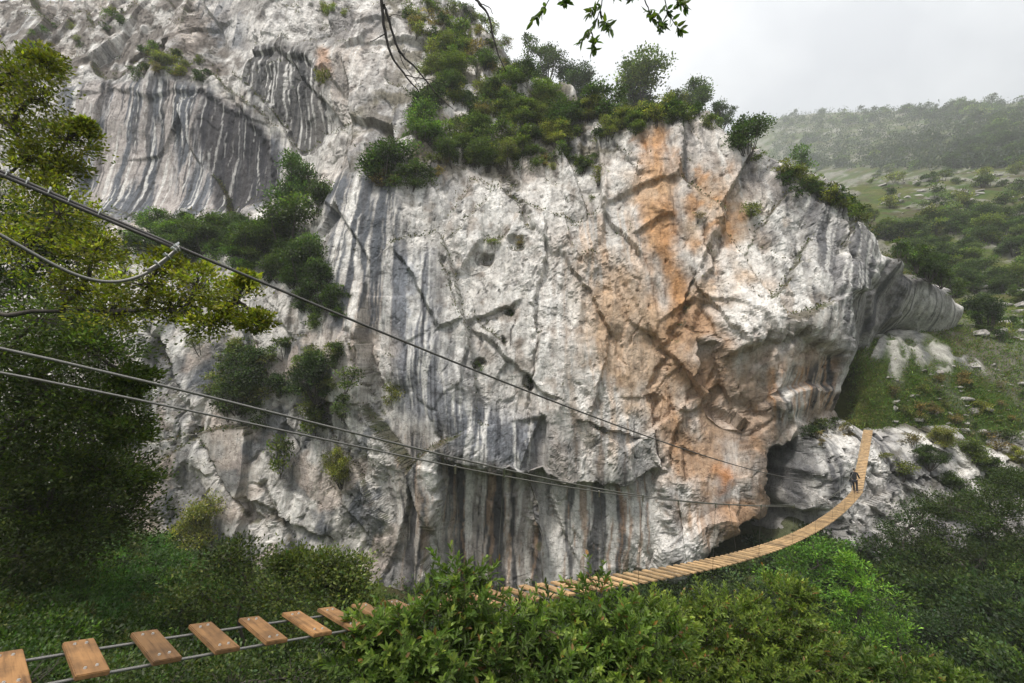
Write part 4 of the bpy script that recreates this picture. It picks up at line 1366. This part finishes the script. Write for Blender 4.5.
# foreground: glossy evergreen bushes made of leafy shoots
def shoot_shrub(label, root, blobs, col, tip, L=.105, nsh=78, flen=.24, aspect=.30):
    e = link('evergreen_bush', None, None, label, 'bush', None)
    root = np.asarray(root, float)
    e.location = root
    lv, tb = Leaves(), Tubes()
    cs = [(at(px, py, Y) - root, r * Y / F) for px, py, r, Y in blobs]
    for c, r in cs:
        st = bez((rng.normal(0, .1), rng.normal(0, .1), -.3), c, rng.normal(0, .12, 3), 7)
        tb.add(st, np.linspace(.022, .008, 7), 5, cap=False)
        ns = max(10, int(nsh * (r / .5) ** 1.6))
        for k in range(ns):
            d = unit(rng.normal(size=3) + np.array([0, -.25, .35]))
            base = c + d * r * rng.uniform(.2, 1) ** .5 * .9 * np.array([1, 1, .85])
            dr = unit(d * 1.0 + np.array([0, -.15, .45]) + rng.normal(0, .4, 3))
            ln = flen * rng.uniform(.6, 1.35)
            end = base + dr * ln
            tb.add(bez(base - dr * .1, end, rng.normal(0, .02, 3), 4), np.linspace(.004, .0015, 4), 3, cap=False)
            n = int(rng.integers(15, 25))
            t = np.linspace(0, 1, n)
            pos = base + (end - base) * t[:, None]
            a = np.arange(n) * 2.4 + rng.uniform(0, 6)
            u = unit(np.cross(dr, np.array([.3, .2, .9])))
            w = np.cross(dr, u)
            rad = u * np.cos(a)[:, None] + w * np.sin(a)[:, None]
            spread = (1.15 - .55 * t)[:, None]
            ax = unit(rad * spread + dr * (.55 + .6 * t)[:, None] + rng.normal(0, .14, (n, 3)))
            nr = unit(dr * 1.0 - rad * .3 + np.array([0, 0, .5]) + rng.normal(0, .25, (n, 3)))
            k_ = rng.uniform(0, 1) ** 2
            cc = np.asarray(col) * (1 - t[:, None] ** 2 * k_) + np.asarray(tip) * t[:, None] ** 2 * k_
            dead = rng.random((n, 1)) < .03
            cc = np.where(dead, np.array([.16, .085, .03]), cc) * (.45 if rng.random() < .08 else 1)
            lv.add(pos, ax, nr, L * rng.uniform(.5, 1.25, n) * (1 - .35 * t ** 3), L * aspect * rng.uniform(.8, 1.2, n), shade_of((1, 1, 1), n, .2, .08) * cc * math.exp(rng.normal(0, .15)), True)
    link('foliage', lv.mesh('foliage', LEAF), e)
    link('stem', tb.mesh('stem', BARK), e)


CB, TB_ = (.074, .110, .022), (.18, .22, .045)
shoot_shrub('leafy evergreen bush with two upright shoots in front of the middle of the deck', at(455, 900, 4.9),
            [(462, 604, 30, 4.9), (440, 640, 48, 4.8), (505, 654, 42, 4.9), (470, 690, 60, 4.7), (405, 655, 44, 4.6), (456, 578, 13, 4.9), (375, 690, 45, 4.5), (365, 650, 28, 4.6), (540, 690, 55, 4.8), (420, 700, 50, 4.4)], CB, TB_)
shoot_shrub('leafy evergreen bush right of the two-shoot bush in front of the widening deck', at(600, 900, 5.4),
            [(560, 640, 34, 5.4), (610, 636, 36, 5.4), (592, 592, 12, 5.3), (585, 680, 56, 5.2), (640, 660, 50, 5.4), (650, 640, 30, 5.6), (530, 640, 24, 5.2), (620, 710, 50, 5.1)], (.070, .108, .021), (.18, .22, .042))
shoot_shrub('yellowish evergreen bush at the bottom in front of the earthy overhang', at(720, 900, 7.2),
            [(690, 640, 40, 7.2), (740, 630, 34, 7.2), (785, 612, 32, 7.4), (770, 655, 46, 7.2), (715, 685, 52, 7.0), (812, 655, 28, 7.2), (790, 600, 16, 7.4), (800, 690, 46, 7.0), (760, 700, 50, 6.8), (670, 690, 44, 6.6), (705, 606, 14, 7.2), (660, 620, 22, 6.8)],
            (.080, .112, .020), (.18, .21, .04), L=.085, nsh=105)
shoot_shrub('low evergreen bush at the bottom below the bright green tree', at(890, 900, 8.0),
            [(850, 672, 26, 8.0), (880, 690, 34, 8.0), (930, 690, 26, 8.2), (960, 705, 30, 8.2), (845, 700, 34, 8.0)],
            (.062, .092, .018), (.14, .17, .035), L=.125, nsh=90)

# the tree over the camera: its limb crosses above the view and hangs twigs into it
ov_t = link('overhanging_tree', None, None, 'bare twigs and a leafy sprig hanging into the top of the view', 'tree', None)
ov_t.location = (-2.4, .1, -1.2)
R0 = np.array([-2.4, .1, -1.2])
tb, tw, lv = Tubes(), Tubes(), Leaves()
top = np.array([-2.2, .5, 3.4])
tb.add(bez(R0 - [0, 0, .4], top, (.1, .1, 0), 8) - R0, np.linspace(.16, .11, 8), 10)
LIMB = np.concatenate([bez(top, at(380, -70, 2.9), (0, 0, .5), 8), bez(at(380, -70, 2.9), at(720, -60, 3.1), (0, 0, .15), 8)[1:]])
tb.add(LIMB - R0, np.linspace(.09, .02, len(LIMB)), 8)


def twig(pts, r0, r1, Y=2.9):
    P = np.array([at(px, py, Y + (0 if len(q) == 0 else q[0])) for px, py, *q in pts])
    t = np.linspace(0, 1, len(P))
    tt = np.linspace(0, 1, len(P) * 4)
    P = np.stack([np.interp(tt, t, P[:, k]) for k in range(3)], 1)
    P[1:-1] = (P[:-2] + P[1:-1] * 2 + P[2:]) / 4
    P[1:-1] += rng.normal(0, .002, P[1:-1].shape)
    tw.add(P - R0, np.linspace(r0, r1, len(P)), 5)
    return P


twig([(378, -72), (381, 0), (385, 34), (392, 58), (405, 75), (419, 92)], .013, .004)
twig([(384, 5), (388, 17), (398, 51), (416, 68), (427, 82), (440, 98), (453, 109)], .010, .002)
twig([(385, 34), (378, 38), (370, 42)], .004, .002)
twig([(427, 82), (428, 92), (428, 102)], .003, .0015)
twig([(405, 75), (418, 78), (432, 80), (446, 86)], .004, .0015)
twig([(388, 17), (394, 14), (402, 16)], .003, .0015)
twig([(398, 51), (402, 60), (404, 66), (412, 76), (420, 88)], .003, .0015)
twig([(470, -66), (475, 0), (489, 14), (492, 34), (498, 55), (506, 72)], .010, .003)
twig([(475, 0), (482, 4), (490, 8), (493, 14)], .004, .002)
twig([(492, 34), (487, 26), (484, 20)], .003, .0015)
GREENTWIGS = [[(560, -64), (556, -20), (548, 2), (540, 14), (532, 22)], [(556, -20), (562, -4), (566, 4)],
              [(612, -62), (604, -10), (600, 12), (590, 30), (578, 46)], [(600, 12), (606, 24), (612, 30)], [(590, 30), (596, 42), (592, 50)], [(604, -10), (596, 6), (588, 16)],
              [(660, -62), (640, -14), (628, 0)], [(660, -62), (662, -10), (668, 12), (676, 26), (682, 30)], [(662, -10), (676, 0), (686, 8)], [(640, -14), (648, 8), (652, 20), (660, 12)],
              [(668, 12), (662, 24), (658, 32)], [(628, 0), (618, -6), (610, -12)]]
for g in GREENTWIGS:
    P = twig(g, .005, .0015)
    n = 20
    f = rng.uniform(.45, 1.0, n)
    idx_ = (f * (len(P) - 1)).astype(int)
    ax = unit(rand_dirs(n) * .8 + (P[-1] - P[len(P) // 2])[None] * 4 + np.array([0, 0, -.1]))
    lv.add(P[idx_] - R0, ax, unit(rand_dirs(n) + np.array([0, -.4, .4])), .062 * rng.uniform(.7, 1.25, n), .025, shade_of((.060, .085, .022), n, .25), True)
link('trunk', tb.mesh('trunk', BARK), ov_t)
link('twigs', tw.mesh('twigs', bark_material('dark_twig', (.012, .010, .009), (.03, .026, .022))), ov_t)
link('foliage', lv.mesh('foliage', LEAF), ov_t)
# ------------------------------------------------------------------ bridge
BA = np.array([-2.85, 3.2])
BD = np.array([28.85, 32.8])
BL = np.linalg.norm(BD)
BD = BD / BL
BN = np.array([BD[1], -BD[0]])      # towards the camera's side
HALF = .30


def on_plane(px, py, off=0.0):
    """Sighting -> (distance along the bridge, height) in the upright plane of the bridge shifted sideways by off."""
    a, b = ray(px, py)
    A = BA + BN * off
    s = (a * A[1] - A[0]) / (BD[0] - a * BD[1])
    return s, b * (A[1] + s * BD[1])


def curve(P, off, deg):
    s, z = np.array([on_plane(px, py, off) for px, py in P]).T
    c = np.polyfit(np.sqrt(s + 6), z, deg)
    return lambda q: np.polyval(c, np.sqrt(np.asarray(q, float) + 6))


def bp(s, off, z):
    s, off, z = np.broadcast_arrays(np.asarray(s, float), off, z)
    return np.stack([BA[0] + BD[0] * s + BN[0] * off, BA[1] + BD[1] * s + BN[1] * off, z], -1)


deck = curve([(8, 666), (85, 657), (155, 648), (213, 640), (262, 632), (306, 626), (341, 620), (400, 609), (490, 594), (560, 586), (620, 580), (650, 577), (680, 571), (715, 563), (750, 553), (790, 539), (820, 524),
              (845, 505), (857, 492)], 0, 5)
DECK_END = float(on_plane(857, 492)[0])
RAMP = 7.2
s_r, z_r = on_plane(868, 431)


def deck_z(s):
    s = np.asarray(s, float)
    zr = deck(DECK_END) + (s - DECK_END) * (z_r - deck(DECK_END)) / (s_r - DECK_END)
    return np.where(s > DECK_END, zr, deck(s))


br = link('suspension_bridge', None, None, 'long plank footbridge hung on steel cables across the gorge', 'bridge')
br.location = (BA[0], BA[1], float(deck(0)))
B0 = np.array(br.location)


def cable(name, pts, r, mat=STEEL, sides=7):
    t = Tubes()
    t.add(np.asarray(pts) - B0, r, sides)
    return link(name, t.mesh(name, mat), br)


S = np.concatenate([np.linspace(-4, DECK_END, 90), np.linspace(DECK_END, s_r, 8)[1:]])
for off in (HALF * .72, -HALF * .72):
    cable('deck_cable', bp(S, off, deck_z(S) - .034), .0105)
near_rail = curve([(-80, 331), (0, 348), (120, 376), (250, 407), (350, 431), (422, 450), (539, 477), (580, 486), (687, 500), (725, 505), (780, 505), (817, 501), (850, 478)], .42, 5)
far_rail = curve([(-80, 359), (0, 372), (120, 395), (250, 422), (368, 450), (479, 473), (539, 482), (580, 488), (687, 501), (725, 506), (780, 506), (817, 503), (848, 480)], -.42, 5)
SR = np.linspace(-4, DECK_END + 1.2, 90)
cable('handrail_cable', bp(SR, .42, near_rail(SR)), .0095)
cable('handrail_cable', bp(SR, -.42, far_rail(SR)), .0095)
for s in (3.7, 7.15, 10.6, 14.1, 18.0, 21.8, 25.6, 29.4, 33.2):
    for off, rail in ((.42, near_rail), (-.42, far_rail)):
        o1 = math.copysign(HALF * .95, off)
        h = cable('hanger', [bp(s, off, rail(s)), bp(s, (off + o1) / 2, (rail(s) + deck_z(s)) / 2), bp(s, o1, deck_z(s) - .02)], .0045, STEEL, 5)
        t = Tubes()
        t.add(np.array([bp(s, off, rail(s) + .02), bp(s, off, rail(s) - .09)]) - B0, .014, 6)
        link('clamp', t.mesh('clamp', BRIGHT), h)

# planks
bm = bmesh.new()
bmesh.ops.create_cube(bm, size=1)
bmesh.ops.scale(bm, vec=(2 * HALF, .165, .031), verts=bm.verts)
bmesh.ops.bevel(bm, geom=bm.edges[:], offset=.005, segments=2, affect='EDGES')
plank_me = bpy.data.meshes.new('plank')
bm.to_mesh(plank_me)
bm.free()
plank_me.materials.append(WOOD)
bm = bmesh.new()
bmesh.ops.create_cone(bm, cap_ends=True, segments=6, radius1=.010, radius2=.008, depth=.010)
bolt_me = bpy.data.meshes.new('bolt')
bm.to_mesh(bolt_me)
bm.free()
bolt_me.materials.append(BRIGHT)

fix = [on_plane(x, y)[0] for x, y in ((8, 666), (85, 657), (155, 648), (213, 640), (262, 632), (306, 626), (341, 620))]
ss = [fix[0] - .76, fix[0] - .38] + fix
while ss[-1] < DECK_END - .3:
    ss.append(ss[-1] + .365)
while ss[-1] < s_r:
    ss.append(ss[-1] + .215)
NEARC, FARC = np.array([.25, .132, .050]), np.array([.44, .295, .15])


def plank_mat(s, i):
    dz = float(deck_z(s + .15) - deck_z(s - .15)) / .3
    t = Vector((BD[0], BD[1], dz)).normalized()
    x = Vector((BN[0], BN[1], 0))
    y = t
    z = x.cross(y)
    R = Matrix((x, y, z)).transposed().to_4x4()
    p = bp(s, 0, deck_z(s)) - B0
    return Matrix.Translation(Vector(p)) @ R @ Matrix.Rotation(rng.normal(0, .012), 4, 'Z') @ Matrix.Diagonal((1 + rng.normal(0, .012), 1, 1, 1))


rest = []
for i, s in enumerate(ss):
    M = plank_mat(s, i)
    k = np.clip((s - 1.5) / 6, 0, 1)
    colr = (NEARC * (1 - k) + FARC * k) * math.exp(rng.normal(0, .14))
    if i < 100:
        o = link('plank', plank_me, br)
        o.matrix_local = M
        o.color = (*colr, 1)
        if i < 12:
            for bx in (-.215, .215):
                for by in (-.03, .03):
                    b = link('bolt', bolt_me, o)
                    b.location = (bx + rng.normal(0, .006), by, .0195)
    else:
        rest.append(M)
bm = bmesh.new()
for M in rest:
    bm.from_mesh(plank_me)
    n = len(plank_me.vertices)
    bm.verts.ensure_lookup_table()
    bmesh.ops.transform(bm, matrix=M, verts=bm.verts[-n:])
me = bpy.data.meshes.new('far_planks')
bm.to_mesh(me)
bm.free()
me.materials.append(WOOD)
o = link('far_planks', me, br, kind='stuff')
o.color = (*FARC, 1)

# ------------------------------------------------------------------ safety cable above the bridge
CA = [(-80, 133), (0, 171), (60, 199), (100, 215), (140, 232), (178, 248), (240, 275), (337, 311), (400, 339), (470, 368), (532, 392), (600, 420), (687, 451), (760, 471), (806, 480), (845, 474)]
cab = curve(CA, 0, 5)
sc = link('safety_cable', None, None, 'dark wire cable slanting over the bridge from upper left, doubled and clamped near its start', 'cable')
S0 = bp(0, 0, cab(0))
sc.location = S0
SS = np.linspace(-3, DECK_END + .6, 100)
t = Tubes()
t.add(bp(SS, 0, cab(SS)) - S0, .0125, 8)
link('cable', t.mesh('cable', DARKSTEEL), sc)
s_j = on_plane(178, 248)[0]
t = Tubes()
S2 = np.linspace(-3, s_j - .05, 30)
t.add(bp(S2, .012, cab(S2) - .024) - S0, .0125, 8)
t2 = Tubes()
loop = [on_plane(x, y) for x, y in ((-60, 205), (0, 237), (40, 258), (80, 277), (105, 283), (130, 279), (155, 268), (170, 257), (177, 250))]
ls, lz = np.array(loop).T
u = np.linspace(0, 1, len(ls))
uu = np.linspace(0, 1, 40)
c1, c2 = np.polyfit(u, ls, 4), np.polyfit(u, lz, 5)
loopP = bp(np.polyval(c1, uu), .03, np.polyval(c2, uu)) - S0
t2.add(loopP, .0115, 8)
link('doubled_end', t.mesh('doubled_end', DARKSTEEL), sc)
lp = link('loose_loop', t2.mesh('loose_loop', STEEL), sc)
t3 = Tubes()
k0 = 27
t3.add(loopP[k0:] + np.array([.01, 0, .022]), .011, 7)
link('loop_tail', t3.mesh('loop_tail', STEEL), lp)


def clamp(p, d, parent, r=.018):
    """A wire-rope clip: a saddle, a U bolt round the ropes and two nuts."""
    d = unit(np.asarray(d, float))
    up = unit(np.array([0, 0, 1.0]) - d * d[2])
    side = np.cross(d, up)
    t = Tubes()
    a = np.linspace(0, PI, 9)
    U = p + (np.cos(a)[:, None] * side * r + np.sin(a)[:, None] * up * r * 1.2)
    up = -up
    U = p + (np.cos(a)[:, None] * side * r + np.sin(a)[:, None] * up * r * 1.2)
    U = np.concatenate([[U[0] - up * .030], U, [U[-1] - up * .030]])
    t.add(U, .0035, 6)
    t.add([p - up * .022 - side * r * 1.5, p - up * .022 + side * r * 1.5], .007, 6)
    for sgn in (1, -1):
        t.add([p + side * r * sgn - up * .036, p + side * r * sgn - up * .027], .0065, 6)
    link('clamp', t.mesh('clamp', BRIGHT, False), parent)


for x, y in ((6, 174), (26, 183), (48, 193), (68, 202), (98, 215), (176, 247)):
    s = on_plane(x, y)[0]
    p = bp(s, .006, cab(s) - .008) - S0
    d = bp(s + .1, 0, cab(s + .1)) - bp(s, 0, cab(s))
    clamp(p, d, sc)
for k in (30, 33, 36, 38):
    clamp(loopP[k] + np.array([0, 0, .01]), loopP[min(k + 1, 39)] - loopP[k - 1], lp)

# ------------------------------------------------------------------ person
def skin_figure(name, mat, V, E, R, parent=None, sub=2, **kw):
    me = bpy.data.meshes.new(name)
    me.from_pydata([tuple(v) for v in V], E, [])
    o = link(name, me, parent, **kw)
    sk = o.modifiers.new('skin', 'SKIN')
    for k, r in enumerate(R):
        me.skin_vertices[0].data[k].radius = (r, r) if not hasattr(r, '__len__') else r
    me.skin_vertices[0].data[0].use_root = True
    sk.use_smooth_shade = True
    sb = o.modifiers.new('sub', 'SUBSURF')
    sb.levels = sb.render_levels = sub
    me.materials.append(mat)
    return o


SKINM = cloth_material('skin', (.42, .27, .20))
BLACK = cloth_material('black_cloth', (.018, .018, .022))
NAVY = cloth_material('dark_trousers', (.022, .022, .028))
HAIR = bark_material('dark_hair', (.012, .009, .007), (.03, .02, .015), 60)
SHOE = cloth_material('shoe', (.03, .025, .022))
s_p = DECK_END - .4
pz = float(deck_z(s_p)) + .024
# the figure faces along the bridge, away; local x = right, y = forward
V, E, R = [], [], []


def vx(p, r, parent=None):
    V.append(p)
    R.append(r)
    if parent is not None:
        E.append((parent, len(V) - 1))
    return len(V) - 1


pel = vx((0, 0, .95), (.135, .10))
wst = vx((0, .02, 1.10), (.125, .09), pel)
chs = vx((0, .05, 1.28), (.145, .10), wst)
shl = vx((0, .07, 1.42), (.10, .075), chs)
nck = vx((0, .085, 1.50), .052, shl)
hd0 = vx((0, .105, 1.58), (.070, .085), nck)
hd1 = vx((0, .115, 1.66), (.078, .098), hd0)
hd2 = vx((0, .112, 1.735), (.058, .072), hd1)
nose = vx((0, .215, 1.635), .014, hd1)
for sx in (-1, 1):
    vx((sx * .083, .105, 1.64), .016, hd1)
for sx in (-1, 1):
    a = vx((sx * .17, .07, 1.40), .055, shl)
    b = vx((sx * .25, .10, 1.14), .042, a)
    c = vx((sx * .28, .26, .98 + .05 * sx), .030, b)
    h = vx((sx * .285, .33, .985 + .05 * sx), .032, c)
    for k, (dx, ln) in enumerate(((-.027, .075), (-.009, .088), (.009, .082), (.027, .065))):
        q = vx((sx * (.285 + dx), .375, .985 + .05 * sx), .0095, h)
        q2 = vx((sx * (.285 + dx), .375 + ln * .55, .975 + .05 * sx), .0085, q)
        vx((sx * (.285 + dx), .375 + ln * .8, .955 + .05 * sx), .0075, q2)
    q = vx((sx * .245, .34, 1.0 + .05 * sx), .011, h)
    vx((sx * .235, .385, 1.005 + .05 * sx), .009, q)
for sx, fwd in ((-1, .10), (1, -.08)):
    a = vx((sx * .095, 0, .88), .085, pel)
    b = vx((sx * .10, fwd * .7 + .03, .50), .062, a)
    c = vx((sx * .10, fwd, .10), .042, b)
    d = vx((sx * .10, fwd - .03, .045), .042, c)
    vx((sx * .11, fwd + .15, .035), .034, d)
body = skin_figure('person', SKINM, V, E, R, label='hiker in dark clothes standing on the far end of the plank deck', cat='person')
ang = math.atan2(-BD[0], BD[1])
foot = bp(s_p, -.02, pz)
body.location = foot
body.rotation_euler = (0, 0, ang)
body.scale = (.84, .84, .84)
V, E, R = [], [], []
p0 = vx((0, 0, .86), (.175, .14))
p1 = vx((0, .02, 1.10), (.15, .112), p0)
p2 = vx((0, .05, 1.28), (.168, .12), p1)
p3 = vx((0, .07, 1.42), (.12, .09), p2)
vx((0, .082, 1.485), .062, p3)
for sx in (-1, 1):
    a = vx((sx * .175, .07, 1.40), .068, p3)
    b = vx((sx * .255, .10, 1.14), .055, a)
    vx((sx * .279, .245, .99 + .05 * sx), .042, b)
skin_figure('jacket', BLACK, V, E, R, body)
V, E, R = [], [], []
p0 = vx((0, 0, .95), (.175, .14))
for sx, fwd in ((-1, .10), (1, -.08)):
    a = vx((sx * .095, 0, .86), .098, p0)
    b = vx((sx * .10, fwd * .7 + .03, .50), .075, a)
    vx((sx * .10, fwd, .09), .06, b)
skin_figure('trousers', NAVY, V, E, R, body)
V, E, R = [], [], []
p0 = vx((0, .06, 1.60), .055)
p1 = vx((0, .075, 1.67), (.088, .09), p0)
p2 = vx((0, .10, 1.73), (.076, .085), p1)
vx((0, .125, 1.765), .05, p2)
skin_figure('hair', HAIR, V, E, R, body)
for sx, fwd in ((-1, .10), (1, -.08)):
    V, E, R = [], [], []
    p0 = vx((sx * .10, fwd - .055, .045), .046)
    p1 = vx((sx * .10, fwd + .02, .05), .05, p0)
    vx((sx * .11, fwd + .16, .038), .038, p1)
    skin_figure('shoe', SHOE, V, E, R, body)
# ------------------------------------------------------------------ sky, light, camera
world = bpy.data.worlds.new('World')
SC.world = world
world.use_nodes = True
nt = world.node_tree
nt.nodes.clear()
wo = nt.nodes.new('ShaderNodeOutputWorld')
bg = N(nt, 'ShaderNodeBackground', Strength=.1)
SUN_EL, SUN_AZ = 60, -140      # azimuth from +Y towards +X, degrees
sky = N(nt, 'ShaderNodeTexSky', sky_type='NISHITA', sun_disc=False)
sky.sun_elevation = math.radians(SUN_EL)
sky.sun_rotation = math.radians(SUN_AZ)
tc = N(nt, 'ShaderNodeTexCoord').outputs['Generated']
sep = N(nt, 'ShaderNodeSeparateXYZ')
nt.links.new(tc, sep.inputs[0])
cl = noise_node(nt, tc, 2.6, 6, .55, .6)
grad = ramp(nt, sep.outputs['Z'], [(0, (2.6, 2.66, 2.75)), (.42, (3.75, 3.8, 3.88)), (.66, (5.5, 5.53, 5.56)), (1, (12, 11.9, 11.7))])
cm = mul(nt, grad.outputs[0], ramp(nt, cl.outputs['Fac'], [(.33, (.80, .81, .83)), (.66, (1.10, 1.10, 1.09))]).outputs[0])
mx = N(nt, 'ShaderNodeMix', data_type='RGBA')
mx.inputs[0].default_value = .93
nt.links.new(sky.outputs[0], mx.inputs[6])
nt.links.new(cm, mx.inputs[7])
nt.links.new(mx.outputs[2], bg.inputs['Color'])
nt.links.new(bg.outputs[0], wo.inputs['Surface'])

sl = bpy.data.lights.new('sun', 'SUN')
sl.energy = 1.5
sl.angle = math.radians(10)
sl.color = (1, .95, .88)
so = bpy.data.objects.new('sun', sl)
COL.objects.link(so)
sd = Vector((math.sin(math.radians(SUN_AZ)) * math.cos(math.radians(SUN_EL)), math.cos(math.radians(SUN_AZ)) * math.cos(math.radians(SUN_EL)), math.sin(math.radians(SUN_EL))))
so.rotation_euler = sd.to_track_quat('Z', 'Y').to_euler()

HAZE = .00042
if HAZE:
    m, nt, out = new_mat('haze')
    pv = N(nt, 'ShaderNodeVolumePrincipled', Density=HAZE)
    pv.inputs['Color'].default_value = (.93, .95, .97, 1)
    nt.links.new(pv.outputs[0], out.inputs['Volume'])
    x0, x1, y0, y1, z0, z1 = -330, 1310, -30, 1610, TZ.min() - 1, TZ.max() + 12
    v = [(x, y, z) for x in (x0, x1) for y in (y0, y1) for z in (z0, z1)]
    q = [(0, 1, 3, 2), (4, 6, 7, 5), (0, 4, 5, 1), (2, 3, 7, 6), (0, 2, 6, 4), (1, 5, 7, 3)]
    link('haze', np_mesh('haze', v, q, m), kind='stuff', label='thin mist lying in the valley air', cat='haze')

cam = bpy.data.cameras.new('camera')
cam.sensor_width = 36
cam.lens = F / 1024 * 36
cam.clip_start = .05
cam.clip_end = 4000
co = bpy.data.objects.new('camera', cam)
COL.objects.link(co)
co.rotation_euler = (PI / 2 + PITCH, 0, 0)
SC.camera = co
SC.view_settings.view_transform = 'Standard'
SC.view_settings.look = 'None'
SC.view_settings.exposure = 1.2
SC.view_settings.gamma = 1
cy = SC.cycles
cy.use_denoising = True
cy.max_bounces = 6
cy.diffuse_bounces = 3
cy.transmission_bounces = 4
cy.volume_bounces = 1
cy.transparent_max_bounces = 8
